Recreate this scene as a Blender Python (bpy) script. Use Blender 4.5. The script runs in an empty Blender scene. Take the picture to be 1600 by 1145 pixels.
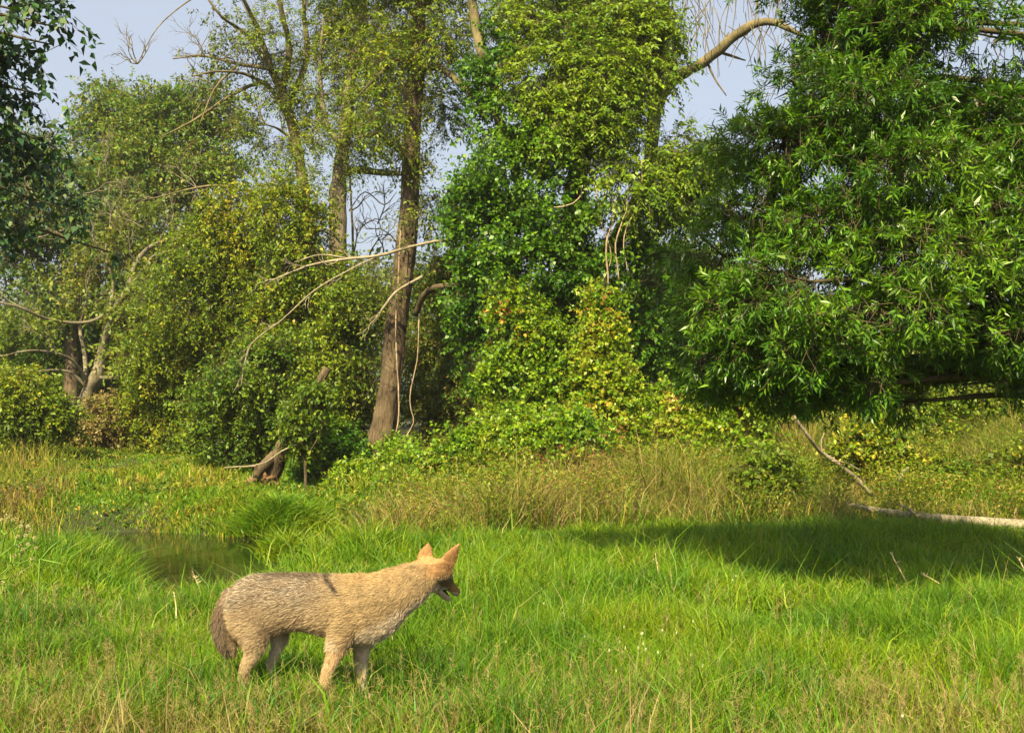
import bpy, math, numpy as np
from mathutils import Vector, Matrix, Quaternion
R = math.radians
rng = np.random.default_rng(7)
sc = bpy.context.scene

# ---------------------------------------------------------------- camera, sky, sun, exposure
CAM_H = 1.45; PITCH = R(2.6); F = 1716.0
cam = bpy.data.objects.new('camera', bpy.data.cameras.new('camera'))
sc.collection.objects.link(cam); sc.camera = cam
cam.location = (0, 0, CAM_H); cam.rotation_euler = (R(90) + PITCH, 0, 0)
cam.data.sensor_width = 36; cam.data.lens = F / 1600 * 36
cam.data.clip_start = 0.05; cam.data.clip_end = 2000
SUN_AZ = R(200); SUN_EL = R(47)          # azimuth clockwise from +Y: behind the camera, a little left
w = bpy.data.worlds.new('World'); sc.world = w; w.use_nodes = True
nt = w.node_tree; bg = nt.nodes['Background']
sky = nt.nodes.new('ShaderNodeTexSky'); sky.sky_type = 'NISHITA'; sky.sun_disc = False
sky.sun_elevation = SUN_EL; sky.sun_rotation = SUN_AZ; sky.altitude = 100
sky.air_density = 1.0; sky.dust_density = 6.0; sky.ozone_density = 2.0
hz = nt.nodes.new('ShaderNodeMix'); hz.data_type = 'RGBA'; hz.inputs[0].default_value = .65      # thin high overcast veils the blue
hz.inputs[7].default_value = (2.5, 2.65, 2.9, 1)
nt.links.new(sky.outputs[0], hz.inputs[6]); nt.links.new(hz.outputs[2], bg.inputs[0]); bg.inputs[1].default_value = 0.105
sl = bpy.data.lights.new('sun', 'SUN'); sl.energy = 5.0; sl.angle = R(0.6); sl.color = (1.0, 0.855, 0.49)
sun = bpy.data.objects.new('sun', sl); sc.collection.objects.link(sun)
SDIR = Vector((math.sin(SUN_AZ) * math.cos(SUN_EL), math.cos(SUN_AZ) * math.cos(SUN_EL), math.sin(SUN_EL)))
sun.rotation_euler = SDIR.to_track_quat('Z', 'Y').to_euler(); sun.location = (0, -5, 20)
sc.view_settings.view_transform = 'Standard'; sc.view_settings.look = 'None'
sc.view_settings.exposure = 1.38; sc.view_settings.gamma = 1.0
sc.render.engine = 'CYCLES'
cy = sc.cycles
cy.max_bounces = 5; cy.diffuse_bounces = 3; cy.glossy_bounces = 2; cy.transmission_bounces = 3; cy.transparent_max_bounces = 6
cy.caustics_reflective = False; cy.caustics_refractive = False
cy.use_denoising = True
cy.sample_clamp_indirect = 4

# ---------------------------------------------------------------- helpers
cp, sp = math.cos(PITCH), math.sin(PITCH)
def P(px, py, Y):
    """the world point at distance Y in front of the trail camera seen in that direction"""
    a = (px - 800) / F; b = (572.5 - py) / F
    dy = cp - b * sp; dz = sp + b * cp
    t = Y / dy
    return np.array([a * t, Y, CAM_H + dz * t])
def smooth(a, b, x):
    t = np.clip((x - a) / (b - a), 0, 1); return t * t * (3 - 2 * t)
def _h(i, j, k, s):
    n = (i * 374761393 + j * 668265263 + k * 2147483647 + s * 1274126177) & 0xffffffff
    n = ((n ^ (n >> 13)) * 1274126177) & 0xffffffff
    return ((n ^ (n >> 16)) & 0xffff) / 65535.0
def noise(p, scale=1.0, seed=0):
    """value noise in 0..1, p is (N,2) or (N,3)"""
    p = np.asarray(p, float) / scale
    if p.shape[1] == 2: p = np.c_[p, np.zeros(len(p))]
    i = np.floor(p).astype(np.int64); f = p - i; f = f * f * (3 - 2 * f)
    out = 0
    for a in (0, 1):
        for b in (0, 1):
            for c in (0, 1):
                wgt = (f[:, 0] if a else 1 - f[:, 0]) * (f[:, 1] if b else 1 - f[:, 1]) * (f[:, 2] if c else 1 - f[:, 2])
                out = out + wgt * _h(i[:, 0] + a, i[:, 1] + b, i[:, 2] + c, seed)
    return out
def norm(v): return v / np.maximum(np.linalg.norm(v, axis=-1, keepdims=True), 1e-9)
def tag(o, label=None, cat=None, group=None, kind=None):
    if label: o['label'] = label
    if cat: o['category'] = cat
    if group: o['group'] = group
    if kind: o['kind'] = kind
    return o
def empty(name, loc, label, cat, group=None):
    o = bpy.data.objects.new(name, None); sc.collection.objects.link(o); o.location = tuple(map(float, loc))
    o.empty_display_size = .2
    return tag(o, label, cat, group)
def mk(name, verts, faces, mat, parent=None, colors=None, smooth_sh=False):
    """faces: list of int arrays (F,3) or (F,4); colors: list of (F,3) arrays matching faces"""
    verts = np.asarray(verts, np.float32)
    if parent is not None: verts = verts - np.array(parent.location, np.float32)
    me = bpy.data.meshes.new(name)
    me.vertices.add(len(verts)); me.vertices.foreach_set('co', verts.ravel())
    tot = sum(f.size for f in faces); nf = sum(len(f) for f in faces)
    me.loops.add(tot); me.loops.foreach_set('vertex_index', np.concatenate([f.ravel() for f in faces]).astype(np.int32))
    me.polygons.add(nf)
    cnt = np.concatenate([np.full(len(f), f.shape[1]) for f in faces])
    st = np.concatenate([[0], np.cumsum(cnt)[:-1]])
    me.polygons.foreach_set('loop_start', st.astype(np.int32)); me.polygons.foreach_set('loop_total', cnt.astype(np.int32))
    if smooth_sh: me.polygons.foreach_set('use_smooth', np.ones(nf, bool))
    if colors is not None:
        c = np.concatenate(colors); a = me.attributes.new('tone', 'FLOAT_COLOR', 'FACE')
        a.data.foreach_set('color', np.c_[c, np.ones(len(c))].astype(np.float32).ravel())
    me.update(calc_edges=True); me.validate()
    me.materials.append(mat)
    o = bpy.data.objects.new(name, me); sc.collection.objects.link(o)
    if parent is not None: o.parent = parent
    return o

# ---------------------------------------------------------------- materials
def newmat(name):
    m = bpy.data.materials.new(name); m.use_nodes = True
    n = m.node_tree; return m, n, n.nodes['Principled BSDF'], n.nodes['Material Output']
def leaf_mat(name, transl=0.35, rough=0.5, spec=0.35, tcol=(1.25, 1.15, 0.5), vary=0.25):
    m, n, b, out = newmat(name)
    at = n.nodes.new('ShaderNodeAttribute'); at.attribute_name = 'tone'
    tc = n.nodes.new('ShaderNodeTexCoord'); nz = n.nodes.new('ShaderNodeTexNoise'); nz.inputs['Scale'].default_value = 40
    nz.inputs['Detail'].default_value = 2
    n.links.new(tc.outputs['Object'], nz.inputs['Vector'])
    mr = n.nodes.new('ShaderNodeMapRange'); mr.inputs[3].default_value = 1 - vary; mr.inputs[4].default_value = 1 + vary
    mr.inputs[1].default_value = .3; mr.inputs[2].default_value = .7
    n.links.new(nz.outputs[0], mr.inputs[0])
    mx = n.nodes.new('ShaderNodeVectorMath'); mx.operation = 'SCALE'
    n.links.new(at.outputs['Color'], mx.inputs[0]); n.links.new(mr.outputs[0], mx.inputs['Scale'])
    n.links.new(mx.outputs[0], b.inputs['Base Color'])
    b.inputs['Roughness'].default_value = rough; b.inputs['Specular IOR Level'].default_value = spec
    if transl > 0:
        tr = n.nodes.new('ShaderNodeBsdfTranslucent'); ms = n.nodes.new('ShaderNodeMixShader'); ms.inputs[0].default_value = transl
        mu = n.nodes.new('ShaderNodeVectorMath'); mu.operation = 'MULTIPLY'; mu.inputs[1].default_value = tcol
        n.links.new(mx.outputs[0], mu.inputs[0]); n.links.new(mu.outputs[0], tr.inputs['Color'])
        n.links.new(b.outputs[0], ms.inputs[1]); n.links.new(tr.outputs[0], ms.inputs[2]); n.links.new(ms.outputs[0], out.inputs[0])
    return m
def bark_mat(name, c1, c2, scale=6, bump=.5, stretch=.22):
    m, n, b, out = newmat(name)
    tc = n.nodes.new('ShaderNodeTexCoord'); mp = n.nodes.new('ShaderNodeMapping'); mp.inputs['Scale'].default_value = (1, 1, stretch)
    n.links.new(tc.outputs['Object'], mp.inputs['Vector'])
    nz = n.nodes.new('ShaderNodeTexNoise'); nz.inputs['Scale'].default_value = scale * 4; nz.inputs['Detail'].default_value = 8; nz.inputs['Roughness'].default_value = .65
    n.links.new(mp.outputs[0], nz.inputs['Vector'])
    n2 = n.nodes.new('ShaderNodeTexNoise'); n2.inputs['Scale'].default_value = scale * .35; n2.inputs['Detail'].default_value = 4
    n.links.new(tc.outputs['Object'], n2.inputs['Vector'])
    mt = n.nodes.new('ShaderNodeMath'); mt.operation = 'ADD'; n.links.new(nz.outputs[0], mt.inputs[0]); n.links.new(n2.outputs[0], mt.inputs[1])
    cr = n.nodes.new('ShaderNodeMapRange'); cr.inputs[1].default_value = .75; cr.inputs[2].default_value = 1.25
    n.links.new(mt.outputs[0], cr.inputs[0])
    mix = n.nodes.new('ShaderNodeMix'); mix.data_type = 'RGBA'
    mix.inputs[6].default_value = (*c1, 1); mix.inputs[7].default_value = (*c2, 1)
    n.links.new(cr.outputs[0], mix.inputs[0]); n.links.new(mix.outputs[2], b.inputs['Base Color'])
    bp = n.nodes.new('ShaderNodeBump'); bp.inputs['Strength'].default_value = bump; bp.inputs['Distance'].default_value = .03
    n.links.new(nz.outputs[0], bp.inputs['Height']); n.links.new(bp.outputs[0], b.inputs['Normal'])
    b.inputs['Roughness'].default_value = .9; b.inputs['Specular IOR Level'].default_value = .15
    return m
M_leaf = leaf_mat('broad_leaf')
M_vine = leaf_mat('vine_leaf', .38, .45, .4)
M_oak = leaf_mat('oak_leaf', .32, .38, .45, (1.25, 1.15, .4))
M_dark = leaf_mat('shade_leaf', .2, .5, .35)
M_grass = leaf_mat('grass_blade', .38, .5, .35, (1.15, 1.15, .5), .2)
M_dry = leaf_mat('dry_grass', .25, .7, .2, (1.1, 1.0, .8), .2)
M_bark = bark_mat('grey_brown_bark', (.026, .019, .012), (.165, .120, .075), 7, 1.0)
M_bark2 = bark_mat('pale_bark', (.06, .05, .034), (.24, .205, .14), 8)
M_bark3 = bark_mat('olive_bark', (.06, .05, .025), (.22, .18, .095), 8)
M_dead = bark_mat('weathered_wood', (.14, .11, .07), (.36, .31, .22), 9)
M_twig = bark_mat('twig_bark', (.04, .032, .018), (.12, .10, .055), 9, .2)
M_vstem = bark_mat('vine_stem', (.16, .11, .07), (.42, .32, .22), 12, .3)

# ---------------------------------------------------------------- geometry generators
class Tubes:
    def __init__(s): s.v = []; s.f = []; s.n = 0
    def add(s, pts, rad, seg=8, wob=0.0, ridge=0.0):
        pts = np.asarray(pts, float); rad = np.asarray(rad, float)
        k = len(pts)
        # resample smoothly (Catmull-Rom)
        sub = (14 if ridge else 4) if k > 2 else 1
        if sub > 1:
            pp = np.vstack([2 * pts[0] - pts[1], pts, 2 * pts[-1] - pts[-2]]); q = []; rr = []
            for i in range(k - 1):
                for t in np.linspace(0, 1, sub, endpoint=False):
                    a, b, c, d = pp[i:i + 4]
                    q.append(.5 * (2 * b + (c - a) * t + (2 * a - 5 * b + 4 * c - d) * t * t + (3 * b - a - 3 * c + d) * t ** 3))
                    rr.append(rad[i] * (1 - t) + rad[i + 1] * t)
            q.append(pts[-1]); rr.append(rad[-1]); pts = np.array(q); rad = np.array(rr); k = len(pts)
        if wob: 
            if ridge: rad = rad * (1 + .16 * (noise(np.c_[np.arange(k) * .12, np.zeros(k)], 1.0, 500) - .5))
            else: pts = pts + rng.normal(0, 1, pts.shape) * wob * rad[:, None]; rad = rad * (1 + rng.normal(0, .07, k))
        tg = norm(np.gradient(pts, axis=0))
        up = np.array([0.3, -1, .1]) if abs(tg[0] @ np.array([0.3, -1, .1])) < .9 else np.array([1, 0, 0.])
        ang = np.linspace(0, 2 * np.pi, seg, endpoint=False)
        a = norm(np.cross(tg, up)); b = np.cross(tg, a)
        irr = 1 + (rng.normal(0, .05, (k, seg)) if wob and not ridge else 0)
        if ridge:
            ql = np.stack(np.broadcast_arrays(np.cos(ang)[None] * 3.2, np.sin(ang)[None] * 3.2, (pts[:, 2] * 1.1)[:, None]), -1).reshape(-1, 3)
            irr = 1 + (ridge * (.5 - np.abs(noise(ql, .45, 501) - .5) * 2) + ridge * 1.2 * (noise(ql, 1.6, 502) - .5)).reshape(k, seg)
        ring = pts[:, None] + (rad[:, None] * irr)[..., None] * (np.cos(ang)[None, :, None] * a[:, None] + np.sin(ang)[None, :, None] * b[:, None])
        base = s.n; s.v.append(ring.reshape(-1, 3)); s.n += k * seg
        i = np.arange(k - 1)[:, None] * seg; j = np.arange(seg)[None]; j2 = (j + 1) % seg
        s.f.append((base + np.stack([i + j, i + j2, i + seg + j2, i + seg + j], -1)).reshape(-1, 4))
        for e, rev in ((0, True), (k - 1, False)):          # end caps
            s.v.append(pts[e][None]); c = s.n; s.n += 1
            jj = np.arange(seg); r0 = base + e * seg
            x, y = (r0 + (jj + 1) % seg, r0 + jj) if rev else (r0 + jj, r0 + (jj + 1) % seg)
            s.f.append(np.stack([x, y, np.full(seg, c)], -1))
    def twigs(s, p0, p1, r0, r1):
        """many straight three sided twigs at once"""
        n = len(p0)
        if not n: return
        d = norm(p1 - p0); a = norm(np.cross(d, np.array([.31, .2, .93]))); b = np.cross(d, a)
        an = np.array([0, 2.094, 4.189]); o = np.cos(an)[None, :, None] * a[:, None] + np.sin(an)[None, :, None] * b[:, None]
        v = np.concatenate([p0[:, None] + o * r0, p1[:, None] + o * r1], 1).reshape(-1, 3)
        i = s.n + np.arange(n)[:, None] * 6
        f = np.concatenate([np.stack([i[:, 0] + j, i[:, 0] + (j + 1) % 3, i[:, 0] + 3 + (j + 1) % 3, i[:, 0] + 3 + j], -1) for j in range(3)])
        s.v.append(v); s.n += n * 6; s.f.append(f)
    def build(s, name, mat, parent=None):
        return mk(name, np.concatenate(s.v), [f for f in s.f if f.shape[1] == 4] + [f for f in s.f if f.shape[1] == 3], mat, parent, smooth_sh=True)
def px_tube(t, pts, Y, wpx, seg=8, wob=.06, dY=None, ridge=0):
    """a limb through directions (px,py) at distance Y; widths in 1600-px units turned to metres"""
    ys = np.full(len(pts), Y, float) if dY is None else Y + np.asarray(dY, float)
    t.add([P(x, y, yy) for (x, y), yy in zip(pts, ys)], np.asarray(wpx) / 2 / F * ys, seg, wob, ridge)

def leaves(pos, d, nrm, ln, wd, fold=.25):
    """diamond leaves folded on the midrib: returns verts, quads"""
    n = len(pos); side = norm(np.cross(d, nrm)); up = np.cross(side, d)
    v = np.empty((n, 4, 3)); ln = ln[:, None]; wd = wd[:, None]
    m = pos + d * ln * .45 + up * wd * fold
    v[:, 0] = pos; v[:, 1] = m + side * wd * .5; v[:, 2] = pos + d * ln - up * ln * .08; v[:, 3] = m - side * wd * .5
    return v.reshape(-1, 3), np.arange(n * 4).reshape(-1, 4)
def palette(n, cols, pos=None, seed=0, scale=1.0):
    """cols: [(rgb, weight)]; the pick follows a clump noise plus per leaf scatter"""
    c = np.array([k[0] for k in cols], float); wt = np.cumsum([k[1] for k in cols]); wt = wt / wt[-1]
    u = rng.random(n)
    if pos is not None: 
        q = .5 * noise(pos, scale, seed) + .5 * noise(pos, scale * .35, seed + 5)
        u = np.clip(.5 + (q - .5) * 1.5 + rng.normal(0, .25, n), 0, .9999)
        u = np.where(rng.random(n) < .15, rng.random(n), u)
    o = c[np.searchsorted(wt, u, side='right').clip(0, len(c) - 1)]
    return o * rng.normal(1, .16, (n, 1)).clip(.5, 1.6) * rng.normal(1, .05, (n, 3)).clip(.8, 1.2)

def blob_points(blobs, n, cull=.0, cscale=.8, seed=1, shell=.42):
    """sample twig points through ellipsoids (cx,cy,cz,rx,ry,rz); returns points and outward directions"""
    B = np.array(blobs, float); vol = (B[:, 3] * B[:, 4] * B[:, 5]) ** .75
    k = rng.choice(len(B), n, p=vol / vol.sum())
    u = norm(rng.normal(0, 1, (n, 3))); r = rng.random(n) ** shell
    r = r * (1 + .18 * rng.normal(0, 1, n) * (r > .7))
    p = B[k, :3] + u * r[:, None] * B[k, 3:6]
    o = norm(u / B[k, 3:6] * B[k, 3:6].mean(1, keepdims=True))
    if cull > 0:
        ps = p * [1, 1, 1.9]
        q = .65 * noise(ps, cscale, seed) + .35 * noise(ps, cscale * .4, seed + 9)
        keep = q > cull; p, o = p[keep], o[keep]
    return p, o

def foliage(name, parent, blobs, n, mat, cols, style='oval', size=.1, aspect=.55, per=12, spray=.4, cull=.42, cscale=.8,
            seed=1, droop=.25, twig=None, shell=.42, pscale=1.2):
    p, o = blob_points(blobs, n, cull, cscale, seed, shell); n = len(p)
    d = norm(o + rng.normal(0, .55, (n, 3)) + np.array([0, 0, -droop])); L = spray * rng.uniform(.6, 1.3, n)
    if twig is not None:
        twig.twigs(p - d * L[:, None] * .5, p + d * L[:, None], .0025 + size * .02, .0015)
    t = np.tile((np.arange(per) + .5) / per, (n, 1)) + rng.normal(0, .03, (n, per))
    if style == 'narrow': t = .35 + .65 * t
    a = norm(np.cross(d, np.array([0.1, .05, 1.]))); b = np.cross(d, a)
    if style == 'compound':
        sgn = np.where(np.arange(per) % 2 == 0, 1., -1.)[None].repeat(n, 0); ang = np.where(sgn > 0, 0, np.pi) + rng.normal(0, .35, (n, per))
        fwd = .45
    else:
        ang = np.arange(per)[None] * 2.4 + rng.uniform(0, 6.28, (n, 1)) + rng.normal(0, .4, (n, per)); fwd = .55 if style != 'narrow' else .75
    base = p[:, None] + d[:, None] * (t * L[:, None])[..., None]
    base[..., 2] -= (t ** 2) * (L[:, None] * droop * .7)
    rad = np.cos(ang)[..., None] * a[:, None] + np.sin(ang)[..., None] * b[:, None]
    ld = rad + d[:, None] * fwd * 1.1 + rng.normal(0, .2, (n, per, 3)); ld[..., 2] -= droop * (1.6 if style == 'compound' else .8)
    ld = norm(ld).reshape(-1, 3); base = base.reshape(-1, 3)
    nn = norm(rng.normal(0, .5, ld.shape) + np.array([0, -.25, .8]))
    m = len(base); ln = size * rng.uniform(.45, 1.35, m); wd = ln * aspect * rng.uniform(.8, 1.2, m)
    v, f = leaves(base, ld, nn, ln, wd)
    return mk(name, v, [f], mat, parent, [palette(m, cols, base, seed + 3, pscale)])

def pb(px, py, Y, rpx, rpy=None, depth=None):
    """an ellipsoid of foliage around the direction (px,py) at distance Y"""
    c = P(px, py, Y); rx = rpx / F * Y; rz = (rpy or rpx) / F * Y
    return (c[0], c[1], c[2], rx, depth if depth else .8 * (rx + rz) / 2, rz)
def anchor_limbs(t, start, blobs, r, nsub=3, seg=6):
    """limbs from a trunk point into each blob, forking inside it"""
    for b in blobs:
        c = np.array(b[:3]); rr = np.array(b[3:6])
        mid = (start + c) / 2 + rng.normal(0, .12, 3) * np.linalg.norm(c - start); mid[2] += .08 * np.linalg.norm(c - start)
        t.add([start, mid, c], [r, r * .7, r * .45], seg, .08)
        for k in range(nsub):
            e = c + norm(rng.normal(0, 1, 3)) * rr * .85
            t.add([c if k % 2 else mid, (c + e) / 2 + rng.normal(0, .1, 3) * rr, e], [r * .4, r * .25, r * .08], 5, .08)

# ---------------------------------------------------------------- ground, creek
def water_edge(x):   # far bank of the creek
    return 17.0 + .35 * np.sin(x * .7) + .2 * np.sin(x * 2.1 + 1)
def ground_z(x, y):
    x = np.asarray(x, float); y = np.asarray(y, float)
    q = np.c_[x.ravel(), y.ravel()]
    z = (.10 * (noise(q, 3.0, 3) - .5) + .05 * (noise(q, .9, 4) - .5)).reshape(x.shape)
    z = z + (.45 + .45 * smooth(-1, 2.5, x)) * smooth(14.9, 20, y) * smooth(-3.4, -1.4, x - .0 * y)
    z = z + .35 * smooth(18, 45, y) + .55 * smooth(18.2, 28, y) * smooth(-3.5, -6, x)
    # creek trough on the left, closing near x = -2.6
    near = 12.4 + 2.0 * smooth(-3.7, -4.9, x) + .25 * np.sin(x * .9) - 1.7 * np.exp(-((x + 2.9) / .8) ** 2); far = water_edge(x)
    prof = smooth(near - 3.0, near + 1.4, y) * (1 - smooth(far - .3, far + .9, y))
    prof = prof * (1 - smooth(-2.6, -1.4, x - .05 * (y - 15)))
    return z - .75 * prof
WATER_Z = -.40
def build_ground():
    xs = np.unique(np.concatenate([np.linspace(-400, -30, 12), np.linspace(-30, -12, 30), np.linspace(-12, 12, 161), np.linspace(12, 30, 30), np.linspace(30, 400, 12)]))
    ys = np.unique(np.concatenate([np.linspace(-60, -2, 12), np.linspace(-2, 24, 175), np.linspace(24, 60, 40), np.linspace(60, 700, 14)]))
    X, Y = np.meshgrid(xs, ys); Z = ground_z(X, Y)
    nx, ny = len(xs), len(ys); i = np.arange(ny - 1)[:, None] * nx; j = np.arange(nx - 1)[None]
    f = np.stack([i + j, i + j + 1, i + nx + j + 1, i + nx + j], -1).reshape(-1, 4)
    m, n, b, out = newmat('meadow_soil')
    tc = n.nodes.new('ShaderNodeTexCoord'); nz = n.nodes.new('ShaderNodeTexNoise'); nz.inputs['Scale'].default_value = 1.2; nz.inputs['Detail'].default_value = 8
    n.links.new(tc.outputs['Object'], nz.inputs['Vector'])
    n2 = n.nodes.new('ShaderNodeTexNoise'); n2.inputs['Scale'].default_value = 30; n2.inputs['Detail'].default_value = 6
    n.links.new(tc.outputs['Object'], n2.inputs['Vector'])
    mix = n.nodes.new('ShaderNodeMix'); mix.data_type = 'RGBA'; mix.inputs[6].default_value = (.025, .040, .008, 1); mix.inputs[7].default_value = (.05, .042, .018, 1)
    n.links.new(nz.outputs[0], mix.inputs[0])
    mx = n.nodes.new('ShaderNodeMix'); mx.data_type = 'RGBA'; mx.blend_type = 'MULTIPLY'; mx.inputs[0].default_value = .6
    n.links.new(mix.outputs[2], mx.inputs[6]); n.links.new(n2.outputs['Color'], mx.inputs[7])
    n.links.new(mx.outputs[2], b.inputs['Base Color']); b.inputs['Roughness'].default_value = .95
    o = mk('ground', np.c_[X.ravel(), Y.ravel(), Z.ravel()], [f], m, smooth_sh=True)
    tag(o, 'grassy meadow ground dipping into a creek on the left', kind='structure')
    m, n, b, out = newmat('creek_water')
    b.inputs['Base Color'].default_value = (.016, .020, .007, 1); b.inputs['Roughness'].default_value = .06; b.inputs['IOR'].default_value = 1.33
    tc = n.nodes.new('ShaderNodeTexCoord'); nz = n.nodes.new('ShaderNodeTexNoise'); nz.inputs['Scale'].default_value = 6; nz.inputs['Detail'].default_value = 3
    n.links.new(tc.outputs['Object'], nz.inputs['Vector'])
    bp = n.nodes.new('ShaderNodeBump'); bp.inputs['Strength'].default_value = .12; bp.inputs['Distance'].default_value = .02
    n.links.new(nz.outputs[0], bp.inputs['Height']); n.links.new(bp.outputs[0], b.inputs['Normal'])
    v = np.array([(-40, 10.5, WATER_Z), (-1.2, 10.5, WATER_Z), (-1.2, 18.5, WATER_Z), (-40, 18.5, WATER_Z)])
    tag(mk('creek_water', v, [np.array([[0, 1, 2, 3]])], m), 'still dark creek water reflecting the green bank', kind='structure')
build_ground()

# ---------------------------------------------------------------- grass
def blades(xy, h, wd, lean, cols_arr, z0=None, bend=.5):
    n = len(xy); z = ground_z(xy[:, 0], xy[:, 1]) if z0 is None else z0
    b = np.c_[xy, z - .01]; az = rng.uniform(0, 2 * np.pi, n)
    ld = np.c_[np.cos(az), np.sin(az), np.zeros(n)]; fa = rng.uniform(0, 2 * np.pi, n); s = np.c_[np.cos(fa), np.sin(fa), np.zeros(n)]
    h = h[:, None]; wd = wd[:, None]; lean = lean[:, None]
    up = np.array([0, 0, 1.])
    m = b + up * h * .55 + ld * h * lean * .35; t = b + up * h * (1 - .35 * lean * bend) + ld * h * lean * (1 + bend * .3)
    v = np.stack([b - s * wd * .5, b + s * wd * .5, m + s * wd * .42, m - s * wd * .42, t], 1).reshape(-1, 3)
    i = np.arange(n)[:, None] * 5
    return v, i + np.array([[0, 1, 2, 3]]), i + np.array([[3, 2, 4]]), cols_arr
def region(n, y0, y1, margin=1.5, slope=.47, power=1.0):
    """random ground points inside the seen wedge (with side margin)"""
    y = y0 + (y1 - y0) * rng.random(int(n * 1.0)) ** power
    x = rng.uniform(-1, 1, len(y)) * (slope * y1 + margin)
    k = np.abs(x) < slope * y + margin
    return np.c_[x, y][k]
G1 = (.122, .235, .004); G2 = (.082, .188, .004); G3 = (.20, .275, .006); G4 = (.045, .130, .007); OL = (.17, .19, .03); TN = (.33, .26, .11); BR = (.20, .13, .06)
def dry_amount(p):
    """how brown the meadow is: the near strip and the left fringe are drier"""
    px = p[:, 0] / p[:, 1] * F
    d = .68 * (1 - smooth(4.9, 6.4, p[:, 1] + .5 * (noise(p, 1.1, 50) - .5))) * (.35 + noise(p, .6, 55))
    d = d + .18 * smooth(-250, -700, px) * (1 - smooth(8, 10, p[:, 1]))
    return np.clip(d * (.4 + .9 * noise(p, .35, 52)), 0, 1)
def lawn(name, label, n, y0, y1, h, wd, power=1.0, dens=None, seed=20, cat=None):
    xy = region(n, y0, y1, power=power)
    g = ground_z(xy[:, 0], xy[:, 1]); k = g > WATER_Z + .03
    if dens is not None: k &= rng.random(len(xy)) < dens(xy)
    xy = xy[k]; n = len(xy)
    cl = noise(xy, .45, seed) * .55 + noise(xy, 1.6, seed + 1) * .45
    hh = h * (.25 + 1.5 * cl ** 1.4) * rng.uniform(.5, 1.35, n) * np.where(rng.random(n) < .05, 1.7, 1)
    hh = hh * (1 - .5 * smooth(1.0, .5, np.hypot((xy[:, 0] + .78) / .30, (xy[:, 1] - 5.3) / .5))) * (1 - .4 * smooth(1290, 1350, xy[:, 0] / xy[:, 1] * F + 800) * smooth(12.6, 13.4, xy[:, 1]))
    hh = hh * (1 + .55 * smooth(1.0, .4, np.hypot((xy[:, 0] + 1.36) / .30, (xy[:, 1] - 5.25) / .3)))
    col = palette(n, [(G4, .14), (G2, .26), (G1, .34), (G3, .26)], xy, seed, 1.1)
    dry = dry_amount(xy); u = rng.random(n)
    pick = u < dry * .75; col[pick] = palette(pick.sum(), [(OL, .5), (TN, .25), (BR, .25)])
    pick = rng.random(n) < .03; col[pick] = palette(pick.sum(), [(TN, .7), (OL, .3)])
    pxx = xy[:, 0] / xy[:, 1] * F + 800; hh = hh * np.where((pxx > 345) & (pxx < 490) & (xy[:, 1] > 11.0), .35, 1)
    v, q, t, c = blades(xy, hh, wd * rng.uniform(.6, 1.3, n), rng.uniform(.1, 1.0, n), col)
    o = mk(name, v, [q, t], M_grass, None, [c, c])
    return tag(o, label, kind='stuff')
def not_tall(xy):     # mown meadow ends where the rough grass starts
    edge = 13.6 + 1.1 * smooth(1290, 1350, xy[:, 0] / xy[:, 1] * F + 800) - .05 * np.abs(xy[:, 0]) + .7 * (noise(xy, 1.3, 61) - .5) - 1.3 * smooth(1.2, -1.2, xy[:, 0]) * smooth(-4.2, -2.2, xy[:, 0]) 
    return 1 - smooth(edge - .3, edge + .5, xy[:, 1])
lawn('meadow_grass', 'short bright green meadow grass around the coyote', 230000, 3.6, 8.2, .205, .0058, .9)
lawn('meadow_grass', 'short green meadow grass between the coyote and the rough grass', 230000, 8.0, 14.5, .19, .009, .95, not_tall, 24)

def tall_dens(xy):
    x, y = xy[:, 0], xy[:, 1]
    edge = 13.4 + 1.1 * smooth(1290, 1350, x / y * F + 800) - .05 * np.abs(x) + .7 * (noise(xy, 1.3, 61) - .5) - 1.3 * smooth(1.2, -1.2, x) * smooth(-4.2, -2.2, x)
    right = smooth(edge - .2, edge + .3, y) * smooth(-2.5, -1.7, x - .1 * (y - 14))
    return right
def over_water(xy):
    x, y = xy[:, 0], xy[:, 1]; return smooth(-1.6, -2.8, x - .1 * (y - 15)) * 1.0
def rough(name, label, n, y0, y1, h, wd, dens, cols, mat, seed, lean=.6):
    xy = region(n, y0, y1, 2.0, .48); k = (rng.random(len(xy)) < dens(xy)) & (ground_z(xy[:, 0], xy[:, 1]) > WATER_Z + (-.12 if dens is over_water else .02))
    xy = xy[k]; n = len(xy)
    cl = .5 * noise(xy, .7, seed) + .5 * noise(xy, 2.2, seed + 1)
    hh = h * (.18 + 1.75 * cl ** 2.0) * rng.uniform(.4, 1.3, n)
    pxx = xy[:, 0] / xy[:, 1] * F + 800
    if h > .35: hh = hh * (1 - .6 * smooth(1290, 1350, pxx) * smooth(15.0, 14.4, xy[:, 1])) * (1 - .5 * smooth(1000, 600, pxx))
    v, q, t, c = blades(xy, hh, wd * rng.uniform(.6, 1.3, n), rng.uniform(.05, lean, n), palette(n, cols, xy, seed, 1.4))
    return tag(mk(name, v, [q, t], mat, None, [c, c]), label, kind='stuff')
YG = (.22, .26, .015); GO = (.36, .28, .05)
rough('rough_grass', 'tall dry tan and olive grass behind the meadow', 110000, 12.2, 19.5, .90, .009, tall_dens,
      [((.10, .17, .012), .30), ((.16, .20, .014), .26), ((.25, .21, .05), .16), (TN, .26), (GO, .10), (BR, .10)], M_dry, 70, 1.6)
rough('rough_grass', 'green undergrowth blades under the dry grass', 60000, 12.4, 20.5, .42, .014, tall_dens,
      [(G2, .4), (G1, .3), (YG, .3)], M_grass, 75, .9)
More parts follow.
